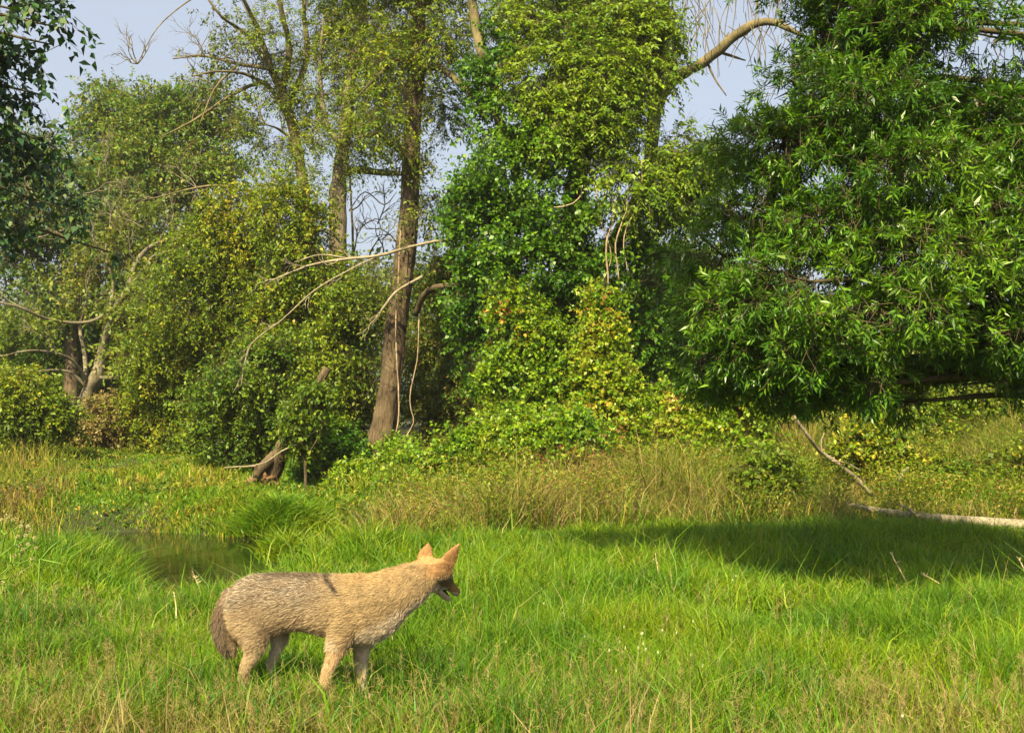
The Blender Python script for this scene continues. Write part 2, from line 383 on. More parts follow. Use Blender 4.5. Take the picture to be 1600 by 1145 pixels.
rough('rough_grass', 'yellow green grass under the trees at the back', 50000, 19, 34, .45, .022, lambda p: np.ones(len(p)) * (p[:, 0] > -3 - .2 * (p[:, 1] - 19)),
      [(G2, .4), (G1, .2), (YG, .3), (GO, .1)], M_grass, 78, .9)
def weed_mass(name, label, n, y0, y1, hmax, dens, cols, size, seed):
    xy = region(n, y0, y1, 2.0, .48); k = (rng.random(len(xy)) < dens(xy) * (noise(xy, .8, seed) > .42)) & (ground_z(xy[:, 0], xy[:, 1]) > WATER_Z)
    xy = xy[k]; n = len(xy); top = hmax * (.3 + .9 * noise(xy, .6, seed + 2)); p = np.c_[xy, ground_z(xy[:, 0], xy[:, 1])]
    per = 9; u = rng.random((n, per)) ** .6; st = rng.normal(0, .16, (n, 3)); st[:, 2] = 1
    b = p[:, None] + (st * top[:, None])[:, None] * u[..., None]; b = b.reshape(-1, 3); m = len(b)
    d = norm(rng.normal(0, 1, (m, 3)) + [0, 0, .2]); v, f = leaves(b, d, norm(rng.normal(0, .5, (m, 3)) + [0, 0, .9]), size * rng.uniform(.5, 1.3, m), size * .42 * rng.uniform(.6, 1.2, m))
    tag(mk(name, v, [f], M_leaf, None, [palette(m, cols, b, seed, 1.1)]), label, kind='stuff')
weed_mass('weeds', 'leafy yellow green and brown weeds growing through the dry grass', 34000, 12.4, 19, .85, tall_dens, [((.08, .17, .008), .3), ((.18, .24, .010), .34), ((.28, .25, .03), .20), ((.24, .15, .05), .10)], .05, 260)
def left_far(xy):
    x, y = xy[:, 0], xy[:, 1]
    return (smooth(-1.6, -2.8, x - .1 * (y - 15))) * (y > water_edge(x) - .1)
rough('bank_grass', 'lush green grass on the far bank of the creek', 420000, 16.2, 40, .26, .022, left_far,
      [(G2, .2), (G1, .35), (G3, .3), (GO, .15)], M_grass, 80, .9)
rough('bank_grass', 'long green grass hanging over the water along the far bank', 190000, 16.4, 20.5, .42, .014, over_water,
      [(G2, .25), (G1, .4), (G3, .25), (GO, .1)], M_grass, 82, .9)
def near_bank(xy):
    x, y = xy[:, 0], xy[:, 1]; return smooth(-.6, -1.6, x) * smooth(9.2, 10.2, y) * (1 - smooth(13.2 + 1.7 * smooth(-3.8, -5, x), 13.6 + 1.7 * smooth(-3.8, -5, x), y)) * np.where((x / y * F > -455) & (x / y * F < -310), .12, .8)
rough('bank_grass', 'longer arching grass along the near edge of the creek', 120000, 9.0, 15.2, .32, .010, near_bank,
      [(G2, .3), (G1, .4), (G3, .2), (YG, .1)], M_grass, 84, 1.4)
weed_mass('weeds', 'broad leafed weeds scattered through the far creek bank', 16000, 17, 34, .34, left_far, [((.06, .13, .008), .4), ((.14, .20, .010), .4), ((.30, .26, .03), .2)], .085, 270)
def edge_weeds(xy):
    x, y = xy[:, 0], xy[:, 1]; px = x / y * F + 800
    return smooth(150, 30, px + 50 * (noise(xy, 1.5, 89) - .5)) * smooth(11.5, 13, y)
rough('rough_grass', 'brown and green tall weeds at the left edge of the meadow', 110000, 11, 24, 1.05, .012, edge_weeds,
      [((.09, .14, .015), .3), (YG, .3), (GO, .15), (BR, .25)], M_dry, 88)

# ---------------------------------------------------------------- trees and shrubs
YGL = [((.072, .135, .004), .25), ((.130, .200, .005), .40), ((.205, .262, .006), .32), ((.32, .28, .02), .03)]      # yellow green
MID = [((.046, .105, .006), .3), ((.095, .170, .006), .4), ((.165, .230, .008), .3)]
DRK = [((.034, .110, .004), .35), ((.065, .175, .005), .4), ((.12, .235, .006), .25)]
OLV = [((.08, .13, .014), .3), ((.13, .18, .014), .40), ((.20, .21, .022), .22), ((.22, .15, .04), .08)]
OAK = [((.038, .110, .006), .26), ((.070, .170, .008), .42), ((.125, .24, .010), .32)]
BLU = [((.018, .055, .020), .45), ((.035, .095, .024), .35), ((.07, .14, .02), .2)]
VIN = [((.07, .165, .005), .20), ((.13, .245, .006), .38), ((.205, .31, .008), .35), ((.26, .31, .015), .07)]
AUT = [((.42, .36, .03), .6), ((.30, .12, .03), .12), ((.32, .26, .03), .28)]

def woody(name, base_px, Y, label, cat='tree', group=None):
    b = P(base_px[0], base_px[1], Y); z = float(ground_z(np.array([b[0]]), np.array([Y]))[0])
    return empty(name, (b[0], Y, z), label, cat, group)
def tree_from_blobs(name, px, Y, label, blobs, n, cols, mat=M_leaf, tw=None, trunk_w=.3, group=None, bark=M_bark, cat='tree', **k):
    root = woody(name, (px, 700), Y, label, cat, group); b = np.array(root.location)
    t = Tubes(); B = np.array(blobs); top = B[:, 2].mean()
    cx, cyy = B[:, 0].mean(), B[:, 1].mean()
    fork = np.array([b[0] * .6 + cx * .4, b[1] * .6 + cyy * .4, b[2] + max(.3, (top - b[2]) * .5)])
    t.add([b - [0, 0, .1], (b + fork) / 2 + rng.normal(0, .05, 3) * trunk_w * 3, fork], [trunk_w * .6, trunk_w * .45, trunk_w * .38], 9, .06)
    t.build('trunk' if cat == 'tree' else 'stem', bark, root)
    br = Tubes(); anchor_limbs(br, fork, blobs, trunk_w * .28, 4)
    tw = br; foliage('crown' if cat == 'tree' else 'foliage', root, blobs, n, mat, cols, twig=tw, **k)
    br.build('branches', M_twig if bark is M_bark else bark, root)
    return root

# far-off wood
def far_wood():
    n = 26000; x = rng.uniform(-42, 42, n); y = rng.uniform(48, 66, n)
    top = 5.2 + 3.4 * noise(np.c_[x, y * .2], 5.5, 90) + 1.2 * noise(np.c_[x, y], 1.6, 91) - 2.5 * smooth(3, 12, x)
    z = top * rng.random(n) ** .7; p = np.c_[x, y, z]
    keep = noise(p, 1.8, 93) > .22; p = p[keep]; n = len(p)
    p = p.repeat(5, 0) + rng.normal(0, .35, (n * 5, 3)); m = len(p)
    v, f = leaves(p, norm(rng.normal(0, 1, (m, 3))), norm(rng.normal(0, .5, (m, 3)) + [0, -.4, .7]), rng.uniform(.2, .42, m), rng.uniform(.12, .24, m))
    tag(mk('far_wood', v, [f], M_leaf, None, [palette(m, [((.03, .065, .018), .4), ((.06, .10, .022), .4), ((.10, .13, .03), .2)], p, 92, 3.5)]), 'far green wood closing the view behind the trees', kind='stuff')
far_wood()

# rounded and dark trees at the back left
tree_from_blobs('rounded_tree', 260, 40, 'tree with a rounded green crown against the pale sky',
    [pb(250, 190, 40, 70, 60), pb(320, 170, 40, 62, 48), pb(180, 175, 41, 58, 50), pb(340, 235, 40, 55, 50), pb(230, 270, 39, 100, 60), pb(150, 240, 41, 60, 55), pb(330, 310, 39, 90, 60)],
    5600, OLV[:3] + [((.08, .17, .012), .6)], size=.15, per=12, spray=.75, cull=.43, cscale=2, seed=101, trunk_w=.5)
tree_from_blobs('dark_tree', 110, 34, 'dull dark green tree with ragged drooping foliage left of the rounded tree',
    [pb(90, 300, 34, 80, 70), pb(30, 380, 34, 70, 60), pb(150, 370, 35, 80, 60), pb(210, 330, 36, 70, 50), pb(60, 460, 34, 90, 50), pb(20, 240, 34, 50, 60), pb(240, 400, 35, 80, 40)],
    4600, BLU[1:] + OLV[:2], size=.14, per=12, spray=.7, cull=.50, cscale=1.4, seed=111, droop=.7, trunk_w=.45)
tree_from_blobs('background_tree', 60, 38, 'broad low green tree behind the pale barked trunk at the left edge',
    [pb(30, 560, 37, 80, 70), pb(120, 520, 38, 80, 50), pb(60, 620, 36, 90, 50), pb(220, 520, 38, 80, 50), pb(200, 600, 38, 90, 45)],
    4400, MID, size=.15, per=12, spray=.6, cull=.36, cscale=1.6, seed=121, trunk_w=.3)

def fan(t, x, y, a, L, wd, Y, n=3, spread=.5):
    if n == 0: return
    bend = rng.normal(0, .18); x1 = x + L * math.cos(a); y1 = y - L * math.sin(a)
    xm = x + L * .5 * math.cos(a + bend); ym = y - L * .5 * math.sin(a + bend); Y2 = Y + rng.normal(0, .15)
    t.add([P(x, y, Y), P(xm, ym, (Y + Y2) / 2), P(x1, y1, Y2)], np.array([wd, wd * .85, wd * .65]) / 2 / F * Y, 4, .05)
    for k in range(rng.integers(2, 4)):
        fan(t, x1 if k else xm, y1 if k else ym, a + rng.normal(0, spread), L * rng.uniform(.55, .85), wd * .62, Y2 if k else Y, n - 1, spread)
# pale barked tree with low spreading branches, left
def pale_tree():
    Y = 29; root = woody('pale_tree', (128, 700), Y, 'pale barked tree forking low with long bare branches on the left')
    t = Tubes(); px_tube(t, [(118, 712), (128, 655), (138, 612), (150, 590), (160, 540), (172, 490)], Y, [30, 24, 20, 20, 11, 10], 10); t.build('trunk', M_bark2, root)
    br = Tubes()
    for pts, wd, dy in [([(140, 605), (120, 570), (90, 552), (45, 548), (5, 556)], [6, 5, 4, 3, 2], [0, -.5, -1, -1.6, -2]),
                    ([(140, 610), (112, 583), (85, 578), (60, 580)], [6, 5, 3, 2], [0, -.3, -.6, -1]),
                    ([(150, 590), (205, 590), (265, 592), (320, 570), (372, 528)], [7, 6, 5, 4, 2], [0, -.8, -1.5, -2.2, -3]),
                    ([(172, 490), (200, 450), (212, 410), (245, 380), (290, 372)], [8, 9, 8, 5, 2], [0, 0, .3, .5, .6]),
                    ([(172, 490), (176, 440), (165, 400), (172, 350)], [7, 5, 4, 2], [0, .3, .6, 1]),
                    ([(205, 445), (230, 415), (240, 400), (290, 385)], [5, 4, 3, 2], [0, -.3, -.5, -.8]),
                    ([(180, 480), (140, 503), (80, 500), (30, 480), (-20, 468)], [6, 5, 5, 4, 3], [0, -.4, -1, -1.7, -2]),
                    ([(135, 600), (132, 555), (125, 510), (135, 470)], [8, 7, 5, 3], [0, .5, .8, 1]),
                    ([(236, 590), (240, 560), (245, 540)], [4, 3, 2], [-1, -1, -1])]:
        px_tube(br, pts, Y, wd, 7, .07, dy)
    for x, y, a in [(5, 556, 3.0), (60, 580, 3.3), (372, 528, .6), (290, 372, .3), (172, 350, 1.3), (290, 385, .1), (245, 540, 1.5), (230, 590, 1.2), (90, 552, 2.2), (135, 470, 1.6), (250, 375, 1.0), (212, 410, 2.0), (320, 568, .9), (165, 400, 2.2), (40, 485, 2.6)]:
        fan(br, x, y, a, 34, 2.6, Y - .5, 4, .5)
    for k in range(12): fan(br, rng.uniform(20, 380), rng.uniform(270, 420), rng.uniform(0, 3.14), 38, 2.4, Y + rng.uniform(-1, 2), 4, .45)
    bl = [pb(300, 400, Y + 1, 70, 35), pb(170, 400, Y + 1, 60, 50), pb(60, 470, Y, 70, 30), pb(220, 350, Y + 1, 60, 30), pb(110, 530, Y - 1, 60, 25), pb(230, 470, Y - 1.2, 60, 50), pb(200, 560, Y - 1, 50, 20)]
    foliage('crown', root, bl, 1700, M_leaf, OLV[:3], size=.13, per=10, spray=.5, cull=.5, cscale=1, seed=131, twig=br)
    br.build('branches', M_bark2, root)
pale_tree()

# yellow green bushy saplings between the left trees and the big trunk
SAP = [
 ('tall bushy sapling with bright yellow green leaves right of the pale tree', 335, 25.0, [(330, 400, 75, 65), (370, 330, 60, 50), (300, 470, 80, 60), (400, 430, 70, 70), (360, 520, 80, 60)], YGL),
 ('leafy olive sapling leaning over the dark undergrowth', 470, 24.0, [(450, 330, 60, 60), (480, 410, 60, 60), (440, 480, 70, 60), (520, 470, 50, 60), (470, 560, 70, 50)], YGL),
 ('rounded green bush at the edge of the far bank', 270, 26.0, [(250, 560, 60, 45), (300, 600, 70, 55), (240, 640, 50, 45), (310, 670, 70, 45)], YGL),
 ('dense dark bush overhanging the earth bank', 400, 22.5, [(380, 600, 60, 50), (430, 630, 60, 55), (370, 680, 55, 45), (340, 640, 50, 50), (420, 560, 55, 45)], MID),
 ('deep green shrub just left of the leaning trunk', 530, 23.0, [(520, 560, 50, 60), (540, 640, 45, 55), (500, 690, 55, 40), (560, 480, 45, 50)], MID + YGL[2:3]),
 ('brownish shrub in the shade right of the leaning trunk', 700, 24.0, [(690, 540, 50, 60), (720, 620, 50, 50), (670, 650, 50, 50), (700, 450, 50, 60)], OLV + DRK[:1]),
]
for lab, px, Y, bl, cols in SAP:
    tree_from_blobs('sapling' if 'sapling' in lab else 'shrub', px, Y, lab, [pb(a, b, Y + rng.uniform(-.6, .6), c, d) for a, b, c, d in bl], 3900, cols,
        size=.085, per=11, spray=.40, cull=.38, cscale=.8, seed=int(px), droop=.35, trunk_w=.12, cat='shrub' if 'shrub' in lab or 'bush ' in lab else 'tree')

# leaning thin tree, upper left
def leaning_tree():
    Y = 26; root = woody('leaning_tree', (500, 700), Y, 'slender olive barked tree leaning left with bare twigs against the sky')
    t = Tubes(); px_tube(t, [(502, 712), (497, 560), (490, 420), (468, 250), (448, 165), (425, 112)], Y, [26, 22, 19, 17, 16, 12], 9); t.build('trunk', M_bark3, root)
    br = Tubes()
    LB = [([(425, 112), (385, 55), (345, 25), (310, -25)], [8, 6, 4, 3]), ([(425, 112), (405, 50), (375, -10), (350, -60)], [9, 8, 6, 4]),
          ([(440, 145), (452, 80), (440, 20), (425, -60)], [12, 10, 8, 5]), ([(450, 165), (480, 90), (475, 10), (490, -60)], [10, 9, 7, 4]),
          ([(420, 108), (370, 100), (320, 88), (270, 92)], [7, 6, 4, 2]), ([(445, 160), (395, 120), (340, 112), (300, 120)], [7, 6, 4, 2]),
          ([(462, 215), (425, 140), (400, 132), (360, 150), (300, 190), (250, 215)], [6, 6, 6, 5, 4, 2]),
          ([(318, -10), (290, 5), (245, 45), (215, 100)], [3, 2.5, 2, 1]),
          ([(372, 100), (335, 140), (310, 200)], [4, 3, 1.5]), ([(480, 300), (455, 290), (400, 300), (330, 290), (240, 310)], [7, 6, 5, 4, 2]),
          ([(475, 240), (440, 205), (415, 195)], [5, 4, 2])]
    for pts, wd in LB: px_tube(br, pts, Y, wd, 6, .08, np.cumsum(rng.normal(-.1, .3, len(pts))) - 0)
    # fine bare twigs
    for k in range(44):
        pts, wd = LB[rng.integers(len(LB))]; i = rng.integers(1, len(pts)); x, y = pts[i]
        fan(br, x, y, rng.uniform(1.4, 3.6) if rng.random() < .7 else rng.uniform(0, 6.28), rng.uniform(18, 34), 2.2, Y, 4, .45)
    bl = [pb(500, 130, Y, 70, 70), pb(540, 220, Y - 1, 60, 60), pb(480, 40, Y, 80, 60), pb(440, 210, Y, 60, 40), pb(560, 60, Y, 70, 60), pb(480, 290, Y - 1, 60, 40), pb(430, 60, Y - .5, 55, 50), pb(440, 140, Y - .5, 40, 40)]
    foliage('crown', root, bl, 4200, M_leaf, YGL, 'compound', .085, .38, 12, .40, .48, .7, 141, .3, br)
    bl = [pb(385, 175, Y, 40, 40), pb(330, 130, Y, 50, 30), pb(360, 60, Y, 60, 50)]
    foliage('crown', root, bl, 330, M_leaf, OLV[:3] + BLU[:1], 'oval', .10, .5, 8, .4, .45, .7, 146, .3, br)
    br.build('branches', M_bark3, root)
leaning_tree()

def second_tree():
    Y = 25.5; root = woody('straight_tree', (528, 700), Y, 'straight pale trunked tree standing between the slender tree and the leaning trunk')
    t = Tubes(); px_tube(t, [(523, 715), (526, 560), (527, 400), (528, 300), (534, 240), (545, 150), (560, 60), (566, -30), (570, -110)], Y, [36, 31, 28, 27, 24, 17, 14, 11, 6], 10); t.build('trunk', M_bark2, root)
    br = Tubes(); px_tube(br, [(530, 272), (560, 266), (595, 270), (640, 272)], Y, [14, 12, 11, 8], 7)
    px_tube(br, [(536, 235), (510, 190), (500, 120), (505, 30)], Y, [11, 9, 7, 4], 7)
    px_tube(br, [(545, 330), (570, 300), (600, 320), (620, 300)], Y, [2, 2, 2, 1], 5)
    for x, y, a in [(552, 400, 1.4), (575, 405, 1.1), (600, 400, 1.9), (560, 360, .6), (620, 380, 2.4), (590, 350, 1.2), (548, 330, .8)]: fan(br, x, y, a, 32, 2.6, Y + 1.5, 4, .55)
    px_tube(br, [(552, 400), (550, 340), (546, 270)], Y + 1, [5, 4, 3], 5)
    bl = [pb(600, 60, Y, 60, 60), pb(570, 160, Y, 60, 50), pb(620, 140, Y, 50, 50), pb(590, 210, Y - .5, 55, 35), pb(560, -40, Y, 90, 60)]
    foliage('crown', root, bl, 2900, M_leaf, YGL, 'compound', .09, .38, 12, .42, .50, .6, 151, .35, br)
    br.build('branches', M_bark2, root)
second_tree()

def main_tree():
    Y = 21.5; root = woody('leaning_trunk_tree', (583, 735), Y, 'large grey brown tree leaning right with a thick curving trunk')
    t = Tubes(); px_tube(t, [(576, 765), (585, 730), (601, 660), (611, 590), (617, 520), (628, 450), (636, 380), (641, 300), (645, 200), (651, 110), (657, 0), (664, -120), (668, -220)],
                         Y, [70, 45, 34, 31, 30, 29, 28, 26, 24, 22, 18, 12, 6], 40, .03, ridge=.26); t.build('trunk', M_bark, root)
    br = Tubes()
    LB = [([(652, 108), (690, 108), (738, 150), (778, 185), (796, 240)], [13, 12, 13, 12, 7], [0, -.6, -1.2, -1.5, -1.8]),
          ([(650, 105), (620, 95), (592, 118), (560, 150)], [9, 8, 6, 3], [0, -.4, -.8, -1.2]),
          ([(650, 492), (662, 462), (685, 448), (730, 446)], [10, 10, 10, 8], [0, -.3, -.7, -1]),
          ([(640, 250), (612, 225), (590, 210), (560, 215)], [10, 9, 8, 5], [0, -.3, -.6, -1]),
          ([(640, 190), (632, 150), (628, 120)], [5, 5, 3], [-.4, -.5, -.6]),
          ([(655, 20), (700, -40), (760, -120)], [12, 9, 5], [0, 0, 0]), ([(655, 30), (600, -30), (540, -100)], [11, 8, 5], [0, 0, 0])]
    for pts, wd, dy in LB: px_tube(br, pts, Y, wd, 7, .06, dy)
    bl = [pb(650, 20, Y, 70, 60), pb(600, 100, Y - .5, 50, 40), pb(700, 60, Y - .5, 60, 60), pb(600, 190, Y - 1, 45, 35), pb(700, -80, Y, 120, 80), pb(570, -60, Y, 110, 70), pb(690, 170, Y + .5, 40, 60), pb(600, 20, Y, 60, 50)]
    foliage('crown', root, bl, 4200, M_leaf, YGL, 'compound', .09, .38, 12, .42, .50, .6, 161, .35, br)
    bl = [pb(600, 470, Y + .6, 45, 60), pb(590, 600, Y + .8, 40, 50), pb(670, 330, Y + .5, 40, 60)]
    foliage('crown', root, bl + [pb(600, 430, Y - .7, 36, 30), pb(650, 350, Y - .7, 24, 40), pb(640, 240, Y - .3, 40, 60), pb(655, 130, Y - .3, 35, 40)], 1100, M_leaf, OLV[:3], 'oval', .08, .5, 8, .35, .4, .6, 166, .4, br)
    br.build('branches', M_bark, root)
    # pale dead limb crossing in front of the trunk
    d = Tubes(); px_tube(d, [(765, 381), (728, 374), (690, 376), (640, 386), (590, 400), (530, 406), (480, 416), (430, 436)], Y - 1.2, [2, 3.5, 4.5, 5, 5, 4.5, 3.5, 2], 7, .1)
    px_tube(d, [(728, 376), (712, 386), (690, 380)], Y - 1.2, [4, 4, 3], 6); px_tube(d, [(590, 400), (540, 425), (490, 455), (440, 500), (395, 535), (380, 575)], Y - 1.2, [2.5, 2.5, 2.5, 2, 2, 1.5], 6, .12)
    px_tube(d, [(660, 432), (620, 455), (600, 480), (585, 500)], Y - 1.0, [5, 4, 4, 3], 6); px_tube(d, [(540, 403), (500, 398), (460, 410)], Y - 1.2, [3, 2, 1.5], 5)
    for x, y, a in [(690, 378, .3), (640, 386, 2.6), (590, 402, 3.5), (560, 405, 2.8), (530, 406, 3.6), (480, 416, 3.0), (450, 425, 3.7), (430, 436, 3.4), (540, 425, 3.9), (490, 455, 4.3), (440, 500, 3.6), (395, 535, 4.2), (380, 575, 4.4), (585, 500, 4.2), (600, 480, 3.9)]:
        fan(d, x, y, a, 20, 1.7, Y - 1.2, 3, .5)
    o = d.build('dead_branch', M_dead, None); tag(o, 'long pale dead branch crossing in front of the leaning trunk', 'branch')
main_tree()

def hanging_vines():
    for lab, pts, Y, wd in [
        ('thin pale vine hanging down the face of the leaning trunk', [(626, 360), (622, 440), (618, 520), (622, 600), (622, 660), (611, 695)], 21.0, 3.2),
        ('thin vine looping down just right of the leaning trunk', [(655, 490), (652, 560), (640, 620), (646, 660), (622, 700)], 21.0, 2.6),
        ('slender vine hanging below the curved stub branch', [(722, 380), (716, 450), (710, 490), (722, 540)], 20.6, 2.6),
        ('slender vine hanging left of the ivy column', [(738, 450), (740, 520), (736, 580)], 20.4, 2.2),
        ('tangled bare vine hanging from the yellow green crown', [(945, 270), (960, 330), (948, 380), (950, 440), (946, 470)], 18.8, 4),
        ('reddish bare vine hanging beside the tangled one', [(985, 270), (978, 330), (962, 380), (968, 440)], 18.8, 3.5),
        ('straight bare vine at the right of the hanging tangle', [(1003, 250), (1000, 310), (975, 370), (982, 430)], 18.8, 2.6),
        ('curved pale vine left of the hanging tangle', [(910, 290), (905, 310), (885, 322), (866, 324)], 18.6, 3),
        ('short twisting vine between the hanging stems', [(930, 290), (940, 350), (955, 400), (938, 450)], 18.9, 2.6)]:
        t = Tubes(); px_tube(t, pts, Y, [wd * .7] * len(pts), 6, .35); tag(t.build('hanging_vine', M_vstem), lab, 'vine', 'bare vines hanging from the trees')
hanging_vines()

def vine_host():
    Y = 20.5; root = woody('forked_tree', (900, 720), Y, 'tall forked tree with a drooping yellow green crown above the ivy')
    t = Tubes(); px_tube(t, [(880, 760), (878, 600), (880, 450), (900, 300), (908, 180), (905, 90), (900, -60)], Y, [60, 48, 42, 36, 30, 22, 14], 12); t.build('trunk', M_bark, root)
    br = Tubes()
    LB = [([(890, 460), (960, 380), (1010, 280), (1022, 180), (1030, 95), (1045, -40)], [26, 25, 25, 24, 20, 12], [0, .2, .4, .5, .5, .5]),
          ([(1024, 165), (1060, 120), (1100, 98), (1150, 55), (1200, 34), (1262, 60)], [16, 18, 17, 15, 12, 6], [.5, .3, 0, -.3, -.6, -1]),
          ([(880, 420), (830, 330), (790, 220), (760, 110), (740, 20), (730, -60)], [22, 20, 18, 18, 16, 10], [0, 0, 0, -.2, -.2, -.2]),
          ([(1125, 82), (1150, 90), (1165, 95)], [5, 4, 2], [0, 0, 0]), ([(1105, 98), (1118, 125), (1135, 150)], [4, 3, 1.5], [0, 0, 0]),
          ([(906, 170), (940, 110), (985, 80), (1010, 82)], [8, 8, 7, 3], [0, -.6, -1, -1.2]), ([(905, 110), (870, 60), (850, 0)], [9, 7, 4], [0, 0, 0]),
          ([(1060, 330), (1090, 340), (1130, 370)], [4, 3, 2], [0, 0, -.5])]
    for pts, wd, dy in LB: px_tube(br, pts, Y, wd, 8, .06, dy)
    for k in range(90):       # bare drooping twigs against the sky, upper right
        x = rng.uniform(1070, 1230); y = rng.uniform(-60, 60); L = rng.uniform(30, 90); s = rng.normal(0, 12)
        px_tube(br, [(x, y), (x + s, y + L * .5), (x + s * 1.4 + rng.normal(0, 6), y + L)], Y + rng.uniform(-.8, .8), [1.8, 1.3, .7], 4)
    bl = [pb(880, 90, Y - .8, 80, 70), pb(980, 40, Y - .8, 75, 50), pb(900, -20, Y, 150, 60), pb(1000, 110, Y - 1, 70, 45), pb(930, 190, Y - 1.2, 80, 60), pb(1055, 250, Y - 1, 55, 48),
          pb(1000, 290, Y - 1.2, 80, 60), pb(1085, 310, Y - .8, 50, 50), pb(820, 30, Y - .5, 50, 50), pb(870, 190, Y - 1.2, 50, 50), pb(1015, 50, Y - 1, 50, 40), pb(850, 120, Y - 1, 60, 60), pb(940, 120, Y - 1.2, 70, 60), pb(1100, 260, Y - .8, 40, 40)]
    foliage('crown', root, bl, 9000, M_leaf, [((.085, .17, .006), .25), ((.13, .22, .007), .45), ((.185, .27, .009), .30)], 'compound', .10, .40, 12, .40, .40, .6, 171, .4, br)
    br.build('branches', M_bark3, root)
vine_host()

def climbing(name, label, blobs, n, cols, seed, size=.095, cat='vine', aut=None, **k):
    B = np.array(blobs); c = B[:, :2].mean(0); z = float(ground_z(np.array([c[0]]), np.array([c[1]]))[0])
    root = empty(name, (c[0], c[1], z), label, cat)
    t = Tubes()
    for b in blobs:
        t.add([np.array([c[0] + rng.normal(0, .2), c[1], z]), np.array([b[0] * .6 + c[0] * .4, b[1] + .2, (b[2] + z) / 2]), np.array(b[:3])], [.035, .025, .012], 5, .1)
    kw = dict(style='oval', aspect=.72, per=13, spray=.34, cull=.36, cscale=.6, droop=.3, shell=.3); kw.update(k)
    foliage('foliage', root, blobs, n, M_vine, cols, size=size, seed=seed, twig=t, **kw)
    if aut: 
        for (bb, nn, cc) in aut: foliage('autumn_leaves' if nn < 500 else 'light_leaves', root, bb, nn, M_vine, cc, size=size * 1.05, seed=seed + 7, **{**kw, 'cull': .3, 'per': 7})
    t.build('stems', M_twig, root)
    return root
climbing('climbing_vine', 'dark glossy ivy wrapping the upper trunk of the forked tree',
    [pb(745, 330, 19.8, 45, 60), pb(800, 290, 19.6, 60, 70), pb(860, 330, 19.5, 60, 80), pb(800, 390, 19.5, 80, 60), pb(740, 440, 19.8, 40, 70), pb(880, 420, 19.5, 70, 60), pb(950, 370, 19.8, 60, 70),
     pb(780, 180, 20, 45, 60), pb(830, 200, 19.8, 50, 50), pb(770, 90, 20, 45, 50), pb(1010, 420, 19.8, 50, 60), pb(750, 530, 20.2, 40, 70), pb(960, 440, 19.8, 40, 40), pb(840, 480, 19.8, 60, 50), pb(900, 520, 20, 60, 60), pb(1000, 520, 20.2, 40, 60), pb(900, 600, 20, 60, 60)], 10500, DRK, 181, .08, cull=.50, aut=[([pb(760, 250, 19.2, 50, 70), pb(840, 260, 19, 60, 60), pb(730, 380, 19.4, 34, 60), pb(890, 330, 18.9, 50, 60), pb(800, 400, 19, 60, 50), pb(960, 400, 19.2, 50, 50)], 560, [VIN[0], DRK[2]])])
climbing('climbing_vine', 'sunlit bright green vine column below the dark ivy',
    [pb(800, 485, 18.9, 26, 34), pb(820, 540, 18.8, 40, 40), pb(795, 590, 18.7, 34, 44), pb(840, 640, 18.6, 48, 44), pb(785, 655, 18.6, 26, 30), pb(865, 590, 18.8, 34, 44), pb(845, 520, 19, 30, 34)], 4200,
    VIN, 187, .07, cull=.42, aut=[([pb(800, 500, 18.5, 20, 40), pb(810, 580, 18.4, 12, 30)], 16, [((.25, .07, .03), .5), ((.45, .3, .04), .5)])])
climbing('climbing_vine', 'yellowing vine cone rising to a point right of the green vine column',
    [pb(942, 468, 18.5, 11, 28), pb(938, 510, 18.4, 18, 32), pb(932, 555, 18.3, 30, 36), pb(945, 600, 18.2, 42, 38), pb(955, 645, 18.1, 54, 36), pb(960, 682, 18.0, 62, 30), pb(905, 660, 18.2, 34, 30)], 3900,
    VIN[1:] + [((.30, .30, .02), .15)], 193, .07, cull=.4, aut=[([pb(940, 495, 18.2, 14, 40), pb(935, 640, 17.8, 35, 25), pb(1010, 655, 17.8, 22, 14)], 80, AUT)])
climbing('ground_vine', 'low vine mound spreading toward the leaning trunk',
    [pb(690, 722, 17.4, 45, 26), pb(750, 705, 17.3, 50, 30), pb(820, 692, 17.2, 55, 32), pb(890, 690, 17.1, 50, 36), pb(640, 735, 17.8, 30, 22), pb(860, 720, 16.8, 50, 24)], 4400,
    VIN, 199, .07, aut=[([pb(870, 705, 16.6, 50, 14), pb(960, 700, 16.6, 30, 12)], 30, [((.22, .09, .04), .6), ((.40, .3, .04), .4)])])
climbing('shrub', 'rounded yellow green shrub with yellow leaves between the vines and the willow oak',
    [pb(1080, 630, 18, 50, 36), pb(1130, 650, 17.8, 55, 38), pb(1060, 670, 17.8, 45, 34), pb(1160, 685, 17.6, 40, 26), pb(1090, 690, 17.4, 60, 26)], 3900,
    VIN[1:] + [((.28, .28, .02), .12)], 205, .068, cat='shrub', aut=[([pb(1100, 650, 17.3, 55, 30)], 28, AUT)])

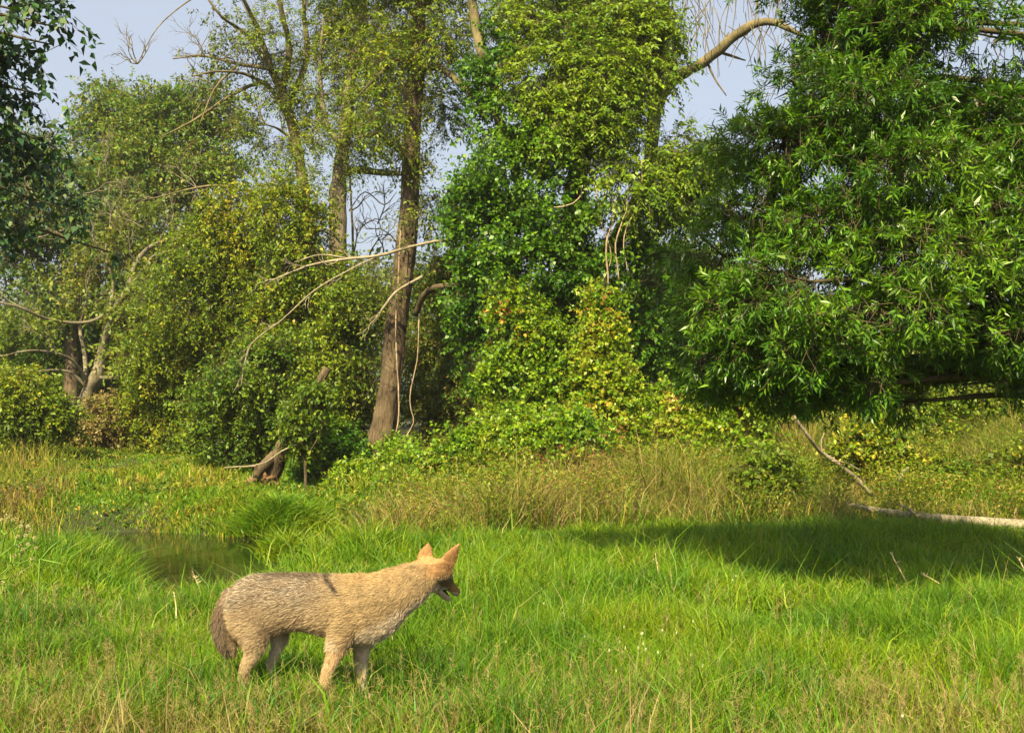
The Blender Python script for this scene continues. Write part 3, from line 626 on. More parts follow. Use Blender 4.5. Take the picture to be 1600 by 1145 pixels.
# right hand background shrubs
RS = [('dark shrub in the shade beneath the left edge of the willow oak', 1060, 24, [(1040, 540, 55, 60), (1100, 500, 55, 60), (1080, 580, 50, 40), (1020, 470, 45, 50)], MID, 1900),
      ('deep green shrub behind the tip of the leaning stick', 1210, 22, [(1200, 600, 60, 45), (1250, 640, 50, 40), (1160, 560, 60, 50)], MID, 1700),
      ('olive bush right of the leaning stick', 1340, 21, [(1310, 620, 55, 38), (1370, 650, 55, 38), (1330, 670, 60, 30)], OLV[:3] + YGL[1:2], 1700),
      ('yellow green bush behind the log under the oak', 1450, 19.5, [(1430, 680, 60, 34), (1480, 650, 55, 36), (1410, 720, 60, 26), (1500, 710, 60, 30)], YGL, 2200),
      ('pale olive bush at the right edge of the view', 1570, 20, [(1560, 640, 50, 40), (1600, 690, 50, 40), (1540, 700, 50, 34), (1610, 620, 40, 50)], OLV[:3] + YGL[1:2], 2000),
      ('distant brownish green bush seen below the oak branches', 1480, 30, [(1440, 560, 60, 40), (1520, 590, 60, 36), (1390, 580, 50, 34), (1590, 580, 50, 40)], OLV, 1700),
      ('far green bush at the right edge behind the oak', 1640, 26, [(1620, 520, 60, 50), (1660, 600, 60, 60)], MID, 900),
      ('low yellowing bramble in front of the olive bush', 1370, 17.2, [(1350, 690, 35, 20), (1395, 710, 40, 22), (1340, 730, 45, 20)], YGL + AUT[:1], 1000),
      ('low green bramble along the rough grass near the log', 1500, 16.8, [(1480, 745, 55, 20), (1560, 750, 60, 24), (1430, 755, 40, 18)], YGL, 1300),
      ('green bramble at the far right behind the log', 1620, 17.0, [(1600, 730, 50, 30), (1650, 720, 50, 34)], YGL, 900),
      ('small dark green weed clump standing in the rough grass', 1200, 14.6, [(1200, 750, 24, 34), (1195, 785, 26, 22)], MID, 600),
      ('brown leafed shrub low beside the stick', 1270, 19, [(1255, 680, 40, 20), (1230, 660, 30, 18)], OLV, 500),
      ('tall green shrub filling the gap behind the ivy column', 1120, 27, [(1110, 430, 60, 40), (1160, 470, 60, 50), (1060, 420, 40, 50)], MID, 1300),
      ]
for lab, px, Y, bl, cols, n in RS:
    tree_from_blobs('shrub', px, Y, lab, [pb(a, b, Y + rng.uniform(-.5, .5), c, d) for a, b, c, d in bl], int(n * 1.5), cols, size=.08 if Y < 23 else .10,
        per=11, spray=.34, cull=.33, cscale=.6, seed=int(px) + 3, droop=.3, trunk_w=.07, cat='shrub')
LS = [('thin green sprays hanging in front of the slanting trunk', 478, 19.7, [(492, 628, 24, 22), (455, 660, 14, 12), (478, 690, 16, 16)], MID, 420),
      ('low green weeds heaped beside the pale tree', 60, 24, [(20, 620, 50, 40), (70, 650, 50, 34), (30, 680, 50, 30)], YGL, 1500),
      ('tan and green thicket at the foot of the pale tree', 165, 27, [(170, 655, 50, 34), (120, 678, 40, 24), (200, 690, 40, 22)], [((.20, .17, .05), .4), ((.28, .21, .08), .3), ((.14, .17, .02), .3)], 900),
      ('dark undergrowth bush in the hollow behind the tussock', 470, 21, [(500, 725, 40, 34), (540, 725, 40, 26), (515, 690, 34, 26)], DRK, 1200),
      ('weedy green clump at the base of the leaning trunk', 640, 19.5, [(625, 710, 22, 20), (560, 745, 34, 16)], VIN, 600)]
for lab, px, Y, bl, cols, n in LS:
    tree_from_blobs('shrub', px, Y, lab, [pb(a, b, Y + rng.uniform(-.3, .3), c, d) for a, b, c, d in bl], int(n * 1.4), cols, size=.085,
        per=11, spray=.32, cull=.33, cscale=.6, seed=int(px) + 5, droop=.3, trunk_w=.06, cat='shrub')

# willow oak, right
def willow_oak():
    Y = 10.0; root = empty('willow_oak', (5.9, 9.2, 0), 'willow oak with long narrow leaves overhanging the right side of the meadow', 'tree')
    t = Tubes(); t.add([(5.9, 9.2, -.1), (5.85, 9.15, 1.2), (5.8, 9.2, 2.8), (5.7, 9.3, 4.6), (5.6, 9.4, 6.6)], [.26, .2, .17, .12, .05], 14, .05); t.build('trunk', M_bark, root)
    B = [(1560, 60, 10.2, 120, 80), (1420, 40, 10.0, 130, 80), (1310, 60, 10.3, 75, 65), (1245, 140, 10.3, 55, 38), (1350, 170, 9.8, 120, 60), (1500, 200, 10.4, 110, 60),
         (1220, 230, 10.0, 100, 50), (1600, 220, 9.8, 90, 80), (1400, 270, 9.6, 120, 45), (1290, 350, 9.7, 90, 45), (1180, 340, 10, 70, 35), (1130, 400, 10.2, 70, 40),
         (1560, 340, 9.8, 110, 60), (1440, 400, 9.4, 130, 55), (1270, 440, 9.4, 120, 50), (1160, 480, 9.8, 90, 45), (1380, 490, 9.3, 120, 50), (1550, 460, 9.5, 110, 60),
         (1250, 540, 9.6, 100, 45), (1130, 550, 10, 70, 35), (1370, 560, 9.8, 70, 30), (1560, 530, 9.7, 90, 25), (1250, 590, 10.2, 70, 22), (1500, 575, 10.4, 55, 13), (1570, 582, 10.2, 40, 10), (1410, 600, 10.3, 40, 14), (1205, 612, 10.2, 34, 20), (1285, 612, 9.9, 26, 26), (1345, 602, 9.7, 30, 18), (1415, 628, 10.2, 18, 14), (1115, 588, 10.3, 36, 14), (1150, 605, 10.4, 22, 14), (1540, 598, 10, 24, 14),
         (1350, -80, 10.4, 180, 80), (1720, 350, 9.8, 110, 120)]
    B = [(a, b, y - 1.1, c, d) for a, b, y, c, d in B]
    bl = [pb(a, b, y, c, d, depth=.5 + .3 * c / F * y) for a, b, y, c, d in B]
    over = [(-.3, 7.2, 5.6, 1.0, .8, .35), (1.0, 7.5, 5.6, 1.0, .8, .35), (.4, 6.9, 5.1, .9, .6, .3)]  # unseen foliage added above the frame to throw shade on the meadow
    br = Tubes()
    for b in bl + over:
        c = np.array(b[:3]); h = min(max(c[2] - .3 - .12 * abs(5.8 - c[0]), 1.0), 6.0); s = np.array([5.8, 9.2, h])
        m = (s + c) / 2 + np.array([0, 0, .12 * np.linalg.norm(c - s)]); br.add([s, m, c], [.05, .03, .014], 6, .08)
        for k in range(3):
            e = c + norm(rng.normal(0, 1, 3)) * np.array(b[3:6]) * .9; br.add([c, (c + e) / 2 + rng.normal(0, .03, 3), e], [.012, .008, .003], 4, .1)
    foliage('crown', root, bl, 17500, M_oak, OAK, 'narrow', .078, .20, 15, .16, .42, .42, 211, .25, br, .4, .8)
    foliage('crown', root, over, 1900, M_oak, OAK, 'narrow', .095, .24, 15, .20, .40, .5, 213, .25, br, .6, .8)
    br.build('branches', M_twig, root)
willow_oak()

# broad leaved tree hanging in at the top left
def broad_tree():
    root = empty('broad_leaf_tree', (-6.4, 9.5, 0), 'near tree with large leaves coloured dark as in shade hanging in at the top left corner', 'tree')
    t = Tubes(); t.add([(-6.4, 9.5, -.1), (-6.35, 9.5, 1.5), (-6.5, 9.6, 3.4), (-6.3, 9.7, 6.2)], [.24, .18, .15, .06], 12, .05); t.build('trunk', M_bark, root)
    B = [(20, 30, 10, 60, 60), (80, 70, 10, 44, 46), (100, 45, 10, 30, 24), (70, 150, 10.2, 40, 34), (40, 20, 10, 60, 40), (10, 130, 10.2, 50, 50), (60, 165, 10.4, 30, 30), (15, 230, 10.6, 34, 50), (-60, 100, 10, 60, 120), (-70, 300, 10.2, 60, 100), (85, 230, 12, 34, 34), (30, 310, 12, 40, 40), (95, 315, 12.5, 30, 24), (175, 395, 13, 22, 18), (50, 250, 11, 36, 30), (25, 360, 11, 30, 30), (110, 330, 12, 24, 24), (40, 90, 10.2, 44, 40)]
    bl = [pb(a, b, y, c, d) for a, b, y, c, d in B]; br = Tubes()
    for b in bl:
        c = np.array(b[:3]); s = np.array([-6.4, 9.6, min(max(c[2] - .2, 1.5), 6)]); br.add([s, (s + c) / 2 + [0, 0, .25], c], [.035, .022, .008], 6, .1)
    foliage('crown', root, bl, 1500, M_dark, BLU, 'oval', .10, .62, 8, .26, .55, .34, 221, .8, br)  # shade on this near tree is put into the dark bluish leaf colours
    br.build('branches', M_twig, root)
broad_tree()

# ---------------------------------------------------------------- log, stick, snag
def wood_things():
    t = Tubes(); px_tube(t, [(1318, 786), (1370, 797), (1430, 806), (1500, 813), (1560, 819), (1640, 824), (1720, 832)], 14.3, [6, 9, 13, 17, 20, 22, 24], 24, .09, [.5, .4, .3, .1, 0, -.1, -.2], ridge=.18)
    px_tube(t, [(1430, 803), (1415, 792), (1400, 786)], 14.5, [6, 4, 2], 6)
    tag(t.build('fallen_log', bark_mat('log_wood', (.13, .11, .075), (.38, .33, .24), 7, 1.0)), 'weathered grey log lying in the grass at the right', 'log')
    t = Tubes(); px_tube(t, [(1240, 650), (1262, 680), (1282, 705), (1305, 722), (1335, 745), (1362, 774)], 15.3, [5, 6, 6, 7, 7, 6], 8, .12, [-.3, -.2, 0, .1, .2, .3])
    px_tube(t, [(1285, 708), (1283, 690), (1288, 676)], 15.3, [3, 2, 1.5], 5); px_tube(t, [(1300, 720), (1320, 722), (1345, 735)], 15.3, [3, 2, 1.5], 5)
    tag(t.build('fallen_branch', M_dead), 'bare crooked stick leaning up out of the rough grass', 'branch')
    t = Tubes(); px_tube(t, [(1405, 752), (1410, 738), (1420, 730)], 15.8, [5, 5, 4], 6, .1)
    tag(t.build('dead_stub', M_dead), 'short bent dead stub poking out of the bushes', 'branch')
    M_snag = bark_mat('split_wood', (.07, .042, .020), (.26, .15, .07), 10, .9)
    r = woody('slanting_tree', (440, 740), 20.2, 'slanting brown trunk with reddish exposed roots on the earth bank', 'tree')
    t = Tubes(); px_tube(t, [(512, 575), (492, 610), (474, 640), (462, 665), (448, 690), (436, 715), (425, 738), (410, 752)], 20.2, [11, 13, 16, 19, 23, 22, 24, 34], 30, .2, ridge=.4); t.add([P(430, 712, 20.2), P(405, 735, 19.9), P(398, 752, 19.8)], [.10, .08, .04], 16, .1, ridge=.4); t.build('trunk', M_bark, r)
    t = Tubes()
    for pts, wd in [([(418, 742), (395, 752), (368, 768), (362, 778)], [18, 14, 9, 5]), ([(425, 745), (428, 760), (420, 772)], [16, 12, 6]), ([(405, 752), (385, 768), (380, 780)], [12, 9, 5])]:
        px_tube(t, pts, 20.0, wd, 16, .15, ridge=.35)
    for k in range(9):
        x, y = rng.uniform(395, 440), rng.uniform(742, 758); px_tube(t, [(x, y), (x + rng.normal(-12, 14), y + rng.uniform(6, 14)), (x + rng.normal(-24, 22), y + rng.uniform(14, 26))], 19.9, [6, 4, 2], 6, .2)
    t.build('roots', M_snag, r)
    t = Tubes(); px_tube(t, [(500, 668), (470, 690), (440, 705), (415, 722), (385, 728)], 19.6, [1.8, 2.2, 2.4, 2, 1.4], 6, .1)
    tag(t.build('fallen_branch', M_dead), 'thin pale branch lying across the slanting trunk', 'branch')
    t = Tubes(); px_tube(t, [(350, 731), (375, 729), (400, 728)], 19.6, [2.5, 3, 2.5], 6, .1)
    tag(t.build('fallen_branch', M_dead), 'short pale stick above the dark earth hollow', 'branch')
wood_things()

# ---------------------------------------------------------------- meadow details
def details():
    m, n, b, out = newmat('clover_petals'); b.inputs['Base Color'].default_value = (.75, .78, .62, 1); b.inputs['Roughness'].default_value = .7
    nz = n.nodes.new('ShaderNodeTexNoise'); nz.inputs['Scale'].default_value = 200; mr = n.nodes.new('ShaderNodeMix'); mr.data_type = 'RGBA'
    mr.inputs[6].default_value = (.45, .55, .28, 1); mr.inputs[7].default_value = (.72, .74, .6, 1); n.links.new(nz.outputs[0], mr.inputs[0]); n.links.new(mr.outputs[2], b.inputs['Base Color'])
    spots = [(1003, 988), (975, 979), (914, 991), (977, 1008), (968, 999), (1028, 1013), (1042, 969), (1035, 985), (1057, 985), (1083, 973), (1091, 980), (1005, 1006), (952, 1015), (927, 996), (1080, 1024), (997, 1012), (790, 1003), (1150, 900), (1145, 908), (963, 1045), (1098, 1036), (1009, 1011), (1410, 1116), (850, 942)]
    first = None
    for i, (x, y) in enumerate(spots):
        # where the ray meets the grass tops
        a = (x - 800) / F; bb = (572.5 - y) / F; dy = cp - bb * sp; dz = sp + bb * cp
        Y = (CAM_H - .15) / -dz * dy; p = P(x, y, Y)
        if first is None:
            root = empty('clover_flower', (p[0], p[1], 0), None, None); q = Tubes()
            q.add([(p[0], p[1], 0), (p[0] + .005, p[1], .08), (p[0], p[1], .14)], [.0015] * 3, 5); q.build('stem', M_grass_flat, root)
            k = 46; gi = np.arange(k) + .5; ph = np.arccos(1 - 2 * gi / k); th = np.pi * (1 + 5 ** .5) * gi
            u = np.c_[np.cos(th) * np.sin(ph), np.sin(th) * np.sin(ph), np.cos(ph)]
            v, f = leaves(np.array([p[0], p[1], .145]) + u * .003, u, norm(rng.normal(0, 1, (k, 3))), np.full(k, .008), np.full(k, .004))
            mk('flower_head', v, [f], m, root); first = root; o = root
        else:
            o = first.copy(); sc.collection.objects.link(o); o.location = (p[0], p[1], float(rng.uniform(-.015, .02))); s = rng.uniform(.3, .55); o.scale = (s, s, 1)
            for c in first.children: d = c.copy(); sc.collection.objects.link(d); d.parent = o
        tag(o, 'tiny white clover flower in the green meadow grass right of the coyote', 'flower', 'white clover flowers in the meadow')
    # dry stalks standing in the meadow
    for lab, pts in [('pale dry stalk standing in the meadow right of centre', [(1031, 915), (1028, 890), (1024, 868)]),
                     ('tall leaning dry stalk near the shadow under the oak', [(1418, 912), (1406, 890), (1391, 862)]),
                     ('dry stalk bent flat in the meadow beside the leaning one', [(1470, 913), (1452, 902), (1440, 897)]),
                     ('dry stalk at the right edge of the shadow', [(1606, 905), (1598, 885), (1592, 872)]),
                     ('pale grass stalk standing left of the coyote', [(322, 945), (312, 920), (302, 895)]),
                     ('pale upright stalk in the meadow left of the coyote', [(276, 985), (275, 950), (272, 925)])]:
        a = (pts[0][0] - 800) / F; y = pts[0][1]; bb = (572.5 - y) / F; Y = (CAM_H - .05) / -(sp + bb * cp) * (cp - bb * sp)
        t = Tubes(); px_tube(t, pts, Y, [2.2, 2.4, .8], 5, .1); 
        for k in range(7):
            u = rng.uniform(.3, 1); x = pts[1][0] * (1 - u) + pts[2][0] * u; yy = pts[1][1] * (1 - u) + pts[2][1] * u
            px_tube(t, [(x, yy), (x + rng.normal(0, 3), yy - rng.uniform(2, 6))], Y, [1.8, .5], 4)
        g = P(pts[0][0], y, Y); t.twigs(np.array([[g[0], Y, 0.]]), np.array([g]), .003, .003)
        tag(t.build('dry_stalk', M_straw), lab, 'grass stalk', 'dry stalks standing in the meadow')
M_grass_flat = bark_mat('green_stem', (.08, .16, .02), (.16, .26, .04), 12, .1)
M_straw = bark_mat('straw', (.36, .28, .14), (.62, .52, .32), 12, .1)
details()
# seed-head grass: fine brownish panicles among the near grass
def seedheads():
    xy = region(5200, 3.9, 8.5, 1.0); k = rng.random(len(xy)) < (.06 + .9 * dry_amount(xy)); xy = xy[k]; n = len(xy)
    h = rng.uniform(.16, .32, n); az = rng.uniform(0, 6.28, n); ln = rng.uniform(.05, .3, n)
    z = ground_z(xy[:, 0], xy[:, 1]); b = np.c_[xy, z]; tp = b + np.c_[np.cos(az) * ln * h, np.sin(az) * ln * h, h]
    t = Tubes(); t.twigs(b, tp, .0011, .0008)
    k = 11; u = rng.random((n, k)) ** .8 * .38; q = tp[:, None] - (tp - b)[:, None] * u[..., None]
    d = norm(rng.normal(0, 1, (n, k, 3)) + [0, 0, .9]); e = q + d * (.02 + .05 * u[..., None])
    t.twigs(q.reshape(-1, 3), e.reshape(-1, 3), .0013, .0006)
    m = bark_mat('seed_heads', (.16, .13, .04), (.33, .27, .11), 5, .0)
    tag(t.build('seeding_grass', m), 'fine brownish seed heads rising out of the near meadow grass', kind='stuff')
seedheads()
def tussock(label, px, py, Y, R0, H, n, cols):
    b = P(px, py, Y); root = empty('grass_tussock', (b[0], Y, float(ground_z(np.array([b[0]]), np.array([Y]))[0])), label, 'tussock')
    q = rng.normal(0, 1, (n, 2)) * [R0 * .45, R0 * .4]; hgt = H * np.exp(-(q ** 2).sum(1) / R0 ** 2)
    p = np.c_[q + [b[0], Y], b[2] + hgt * .75 * rng.random(n) - .05]
    out = norm(np.c_[q * 1.2, np.zeros(n)] + rng.normal(0, .5, (n, 3)) * [1, 1, 0]); d = norm(out * rng.uniform(.1, 1.2, (n, 1)) + [0, 0, 1])
    L = rng.uniform(.10, .34, n) * (.5 + noise(p, .2, 411)); s_ = norm(np.cross(d, rng.normal(0, 1, (n, 3)))) * .007
    m = p + d * L[:, None] * .55; t = p + d * L[:, None] + out * L[:, None] * .25 - [0, 0, .05]
    v = np.stack([p - s_, p + s_, m + s_ * .8, m - s_ * .8, t], 1).reshape(-1, 3); i = np.arange(n)[:, None] * 5; c = palette(n, cols, p, 400, .5)
    mk('blades', v, [i + np.array([[0, 1, 2, 3]]), i + np.array([[3, 2, 4]])], M_grass, root, [c, c])
tussock('rounded mound of bright grass on the point between the creek and the earth bank', 445, 828, 17.2, .62, .58, 13000, [(G2, .25), (G1, .4), (G3, .35)])
tussock('arching tuft of long grass on the near edge of the dark inlet', 455, 868, 12.6, .30, .12, 1500, [(G3, .5), (G1, .5)])
def broad_blades():      # wide juicy blades low in the frame
    c = []
    for x, y in [(410, 1130), (430, 1120), (450, 1140), (380, 1110), (520, 1110), (540, 1125), (700, 1120), (760, 1125), (790, 1140), (900, 1130), (1075, 1100), (1240, 1080), (1500, 1100), (1560, 1060), (200, 1100), (330, 1120), (60, 1100), (280, 1130), (640, 1130)]:
        bb = (572.5 - y) / F; Y = (CAM_H - .08) / -(sp + bb * cp) * (cp - bb * sp); p = P(x, y, Y)
        k = rng.integers(8, 16); c.append(np.c_[rng.normal(p[0], .06, k), rng.normal(Y, .06, k)])
    xy = np.vstack(c); n = len(xy)
    v, q, t, cc = blades(xy, rng.uniform(.16, .32, n), rng.uniform(.008, .014, n), rng.uniform(.1, .8, n), palette(n, [(G1, .5), ((.07, .22, .03), .5)]))
    tag(mk('broad_grass', v, [q, t], M_grass, None, [cc, cc]), 'wide bladed bright green grass tufts near the bottom edge', kind='stuff')
broad_blades()
def low_clover():
    xy = region(30000, 6.5, 13.5, 1.0); k = (rng.random(len(xy)) < noise(xy, 1.0, 240) * 1.2 * smooth(-3, 0, xy[:, 0])) ; xy = xy[k]; n = len(xy)
    p = np.c_[xy, ground_z(xy[:, 0], xy[:, 1]) + rng.uniform(.04, .13, n)]; p = p.repeat(3, 0); m = len(p)
    a = rng.uniform(0, 6.28, n).repeat(3) + np.tile([0, 2.1, 4.2], n); d = norm(np.c_[np.cos(a), np.sin(a), rng.uniform(-.1, .5, m)])
    v, f = leaves(p, d, norm(rng.normal(0, .25, (m, 3)) + [0, 0, 1]), rng.uniform(.014, .028, m), rng.uniform(.012, .02, m), .1)
    tag(mk('clover_leaves', v, [f], M_grass, None, [palette(m, [(G2, .4), (G1, .4), (G3, .2)], p, 9, 1)]), 'small round clover leaves mixed through the meadow grass', kind='stuff')
low_clover()

def seeding_weed():
    Y = 6.1; base = P(-30, 1010, Y); root = empty('seeding_weed', (base[0], Y, 0), 'pale green branching weed with button seed heads at the left edge', 'weed')
    t = Tubes(); heads = []
    def b3(a, b, w): px_tube(t, [a, ((a[0] + b[0]) / 2 + rng.normal(0, 3), (a[1] + b[1]) / 2 + 4), b], Y, [w, w * .8, w * .55], 6, .05, rng.normal(0, .03, 3))
    px_tube(t, [(-40, 1090), (-35, 1000), (-15, 930), (-2, 905)], Y, [7, 6, 6, 5], 7)
    main = [((-2, 905), (18, 892)), ((-20, 940), (-2, 870)), ((-2, 870), (8, 835)), ((8, 835), (14, 812)), ((-2, 870), (22, 852)), ((22, 852), (35, 845)), ((22, 852), (20, 828)), ((-10, 900), (17, 880)), ((17, 880), (17, 862)),
            ((17, 880), (30, 878)), ((30, 878), (32, 860)), ((-2, 860), (-4, 825)), ((8, 835), (3, 815)), ((20, 828), (33, 818)), ((22, 852), (42, 835)), ((32, 860), (50, 850)), ((30, 878), (48, 873)), ((-15, 940), (5, 925)), ((5, 925), (4, 912))]
    for a, b in main: b3(a, b, 2.6)
    for x, y in [(9, 805), (16, 806), (24, 811), (34, 815), (33, 822), (43, 822), (40, 836), (54, 840), (56, 856), (50, 872), (3, 812), (-3, 820), (10, 812), (20, 812), (31, 852), (44, 850), (33, 865), (52, 848), (22, 868), (4, 910), (36, 858), (47, 828), (-8, 835), (27, 838)]:
        heads.append(P(x, y, Y + rng.normal(0, .03)))
        b3((x - rng.uniform(0, 8), y + rng.uniform(8, 16)), (x, y), 1.5)
    px_tube(t, [(62, 875), (80, 855), (103, 837)], Y, [2, 3, 1.5], 5); px_tube(t, [(62, 873), (80, 877), (102, 882)], Y, [1.5, 3, 1], 5); px_tube(t, [(58, 960), (60, 915), (62, 873)], Y, [3, 2.5, 2], 5)
    t.build('stems', M_grass_flat, root)
    m = bark_mat('seed_button', (.30, .26, .10), (.58, .54, .30), 30, .2)
    for h in heads:
        k = 60; gi = np.arange(k) + .5; ph = np.arccos(1 - 1.9 * gi / k); th = np.pi * (1 + 5 ** .5) * gi
        u = np.c_[np.cos(th) * np.sin(ph), np.sin(th) * np.sin(ph), np.cos(ph)]
        v, f = leaves(h + u * .003, u, norm(rng.normal(0, 1, (k, 3))), np.full(k, .009), np.full(k, .004)); mk('seed_head', v, [f], m, root)
seeding_weed()

# ---------------------------------------------------------------- coyote
def loft(st, seg=20, lateral=(0, 1, 0)):
    """st: [(center(3), r_lateral, r_vertical)] -> verts, faces of a closed loft"""
    c = np.array([s[0] for s in st], float); ra = np.array([s[1] for s in st]); rb = np.array([s[2] for s in st])
    # Catmull-Rom resample
    k = len(c); pp = np.vstack([2 * c[0] - c[1], c, 2 * c[-1] - c[-2]]); q = []; A = []; B = []
    def cr(a, b, c_, d, t): return .5 * (2 * b + (c_ - a) * t + (2 * a - 5 * b + 4 * c_ - d) * t * t + (3 * b - a - 3 * c_ + d) * t ** 3)
    rp = np.r_[ra[0], ra, ra[-1]]; rq = np.r_[rb[0], rb, rb[-1]]
    for i in range(k - 1):
        for t in np.linspace(0, 1, 5, endpoint=False):
            q.append(cr(*pp[i:i + 4], t)); A.append(cr(*rp[i:i + 4], t)); B.append(cr(*rq[i:i + 4], t))
    q.append(c[-1]); A.append(ra[-1]); B.append(rb[-1]); q = np.array(q); A = np.maximum(A, .003); B = np.maximum(B, .003)
    tg = norm(np.gradient(q, axis=0)); lat = np.array(lateral, float)
    a = norm(lat[None] - tg * (tg @ lat)[:, None]); b = np.cross(tg, a)
    ang = np.linspace(0, 2 * np.pi, seg, endpoint=False); n = len(q)
    v = q[:, None] + np.cos(ang)[None, :, None] * a[:, None] * A[:, None, None] + np.sin(ang)[None, :, None] * b[:, None] * B[:, None, None]
    # rounded ends
    e0 = q[0] - tg[0] * min(A[0], B[0]) * .5; e1 = q[-1] + tg[-1] * min(A[-1], B[-1]) * .5
    V = np.vstack([v.reshape(-1, 3), e0, e1]); F4 = []; F3 = []
    for i in range(n - 1):
        for j in range(seg): j2 = (j + 1) % seg; F4.append((i * seg + j, i * seg + j2, (i + 1) * seg + j2, (i + 1) * seg + j))
    for j in range(seg):
        j2 = (j + 1) % seg; F3.append((j2, j, n * seg)); F3.append(((n - 1) * seg + j, (n - 1) * seg + j2, n * seg + 1))
    return V, F4 + F3

def coyote():
    Y0 = 5.7; K = Y0 / F       # metres per photo pixel at the animal
    def q(px, py, d=0.0):      # a joint: direction in the picture, d metres farther than the spine
        p = P(px, py, Y0); return p + np.array([0, d, 0])
    def prof(x, top, bot, hw, d=0): return (q(x, (top + bot) / 2, d), hw, (bot - top) / 2 * K)
    parts = []
    parts.append(loft([prof(354, 936, 966, .045), prof(366, 917, 984, .074), prof(386, 905, 995, .092), prof(415, 899, 993, .096), prof(450, 898, 983, .095), prof(485, 899, 984, .097),
                       prof(520, 900, 993, .104), prof(550, 899, 1002, .108), prof(578, 899, 999, .100), prof(603, 898, 980, .085, .005), prof(620, 897, 956, .066, .01)], 24))
    parts.append(loft([(q(560, 946), .092, .142), (q(595, 937), .092, .136), (q(622, 924, .01), .078, .120), (q(645, 911, .025), .068, .102), (q(664, 899, .045), .062, .086), (q(677, 893, .06), .058, .070)], 22))
    # head, turned away from the camera
    parts.append(loft([(q(664, 893, .035), .05, .05), (q(676, 894, .055), .066, .066), (q(686, 899, .085), .063, .062), (q(692, 909, .12), .046, .047), (q(697, 919, .15), .032, .033)], 18, (1, .4, 0)))
    parts.append(loft([(q(690, 907, .11), .040, .036), (q(698, 919, .145), .029, .026), (q(705, 928, .17), .025, .022), (q(710, 934, .19), .021, .019), (q(712, 937, .20), .016, .015)], 16, (1, .5, 0)))   # upper muzzle
    parts.append(loft([(q(682, 917, .085), .032, .026), (q(688, 930, .11), .024, .018), (q(695, 940, .14), .018, .012), (q(700, 945, .16), .012, .008)], 14, (1, .5, 0)))   # lower jaw
    parts.append(loft([(q(668, 912, .05), .045, .045), (q(678, 917, .075), .042, .038), (q(686, 922, .10), .026, .022)], 14, (1, .4, 0)))   # cheek ruff
    # ears: flat tapering cups
    def ear(b0, b1, tip, thick=.011):
        b0, b1, tip = map(np.array, (b0, b1, tip)); c = (b0 + b1) / 2; wv = (b1 - b0); wl = np.linalg.norm(wv) / 2
        st = []
        for t, s in ((-.15, .9), (0, 1), (.3, .95), (.6, .68), (.85, .33), (1, .08)):
            st.append((c + (tip - c) * t, wl * s, thick * (1 - .45 * max(t, 0))))
        return loft(st, 14, wv / np.linalg.norm(wv))
    parts.append(ear(q(650, 880, .06), q(674, 872, .075), q(668, 851, .085)))
    parts.append(ear(q(681, 884, .06), q(705, 893, .10), q(717, 852, .085)))
    # legs
    def leg(pts): return loft([(q(x, y, d), r, r2) for x, y, d, r, r2 in pts], 14)
    parts.append(leg([(548, 945, -.055, .045, .085), (540, 975, -.07, .042, .070), (532, 1002, -.075, .034, .052), (522, 1028, -.075, .027, .036), (513, 1052, -.075, .023, .028), (509, 1075, -.075, .019, .022), (511, 1090, -.075, .021, .024)]))
    parts.append(loft([(q(509, 1092, -.075), .024, .016), (q(521, 1096, -.075), .026, .015), (q(528, 1098, -.075), .018, .010)], 12))
    parts.append(leg([(575, 950, .05, .04, .08), (570, 980, .06, .042, .066), (564, 1006, .065, .032, .052), (562, 1030, .065, .026, .038), (563, 1055, .065, .022, .028), (564, 1078, .065, .018, .022), (565, 1089, .065, .019, .022)]))
    parts.append(loft([(q(564, 1091, .065), .024, .016), (q(576, 1094, .065), .026, .015), (q(583, 1096, .065), .018, .010)], 12))
    parts.append(leg([(385, 930, -.05, .05, .10), (392, 962, -.065, .05, .10), (402, 990, -.07, .045, .072), (402, 1012, -.07, .034, .048), (391, 1034, -.07, .025, .032), (386, 1052, -.07, .020, .026), (390, 1078, -.07, .018, .020), (393, 1089, -.07, .02, .022)]))
    parts.append(loft([(q(392, 1091, -.07), .024, .016), (q(404, 1094, -.07), .026, .015), (q(411, 1096, -.07), .018, .010)], 12))
    parts.append(leg([(400, 930, .05, .045, .09), (415, 962, .065, .048, .085), (430, 988, .07, .04, .055), (432, 1006, .07, .029, .036), (424, 1028, .07, .022, .026), (419, 1046, .07, .019, .022), (423, 1072, .07, .017, .019), (426, 1082, .07, .02, .022)]))
    parts.append(loft([(q(425, 1084, .07), .024, .016), (q(437, 1087, .07), .026, .015), (q(444, 1089, .07), .018, .010)], 12))
    # tail
    parts.append(loft([(q(362, 925), .028, .03), (q(354, 948), .032, .040), (q(352, 972), .042, .056), (q(354, 995), .040, .052), (q(361, 1014), .026, .034), (q(366, 1026), .008, .01)], 14))
    V = []; Fs = []; n = 0
    for v, f in parts: V += v.tolist(); Fs += [tuple(i + n for i in t) for t in f]; n += len(v)
    me = bpy.data.meshes.new('body_src'); me.from_pydata(V, [], Fs); me.update()
    src = bpy.data.objects.new('body_src', me); sc.collection.objects.link(src)
    rm = src.modifiers.new('r', 'REMESH'); rm.mode = 'VOXEL'; rm.voxel_size = .0065
    sm = src.modifiers.new('s', 'SMOOTH'); sm.iterations = 4; sm.factor = .5
    dg = bpy.context.evaluated_depsgraph_get(); body = bpy.data.meshes.new_from_object(src.evaluated_get(dg)); bpy.data.objects.remove(src); 
    root = empty('coyote', (P(470, 1095, Y0)[0], Y0, 0), 'tan and grey coyote standing in the grass with its head turned away', 'coyote')
    off = np.array(root.location)
    nv = len(body.vertices); co = np.empty(nv * 3); body.vertices.foreach_get('co', co); co = co.reshape(-1, 3)
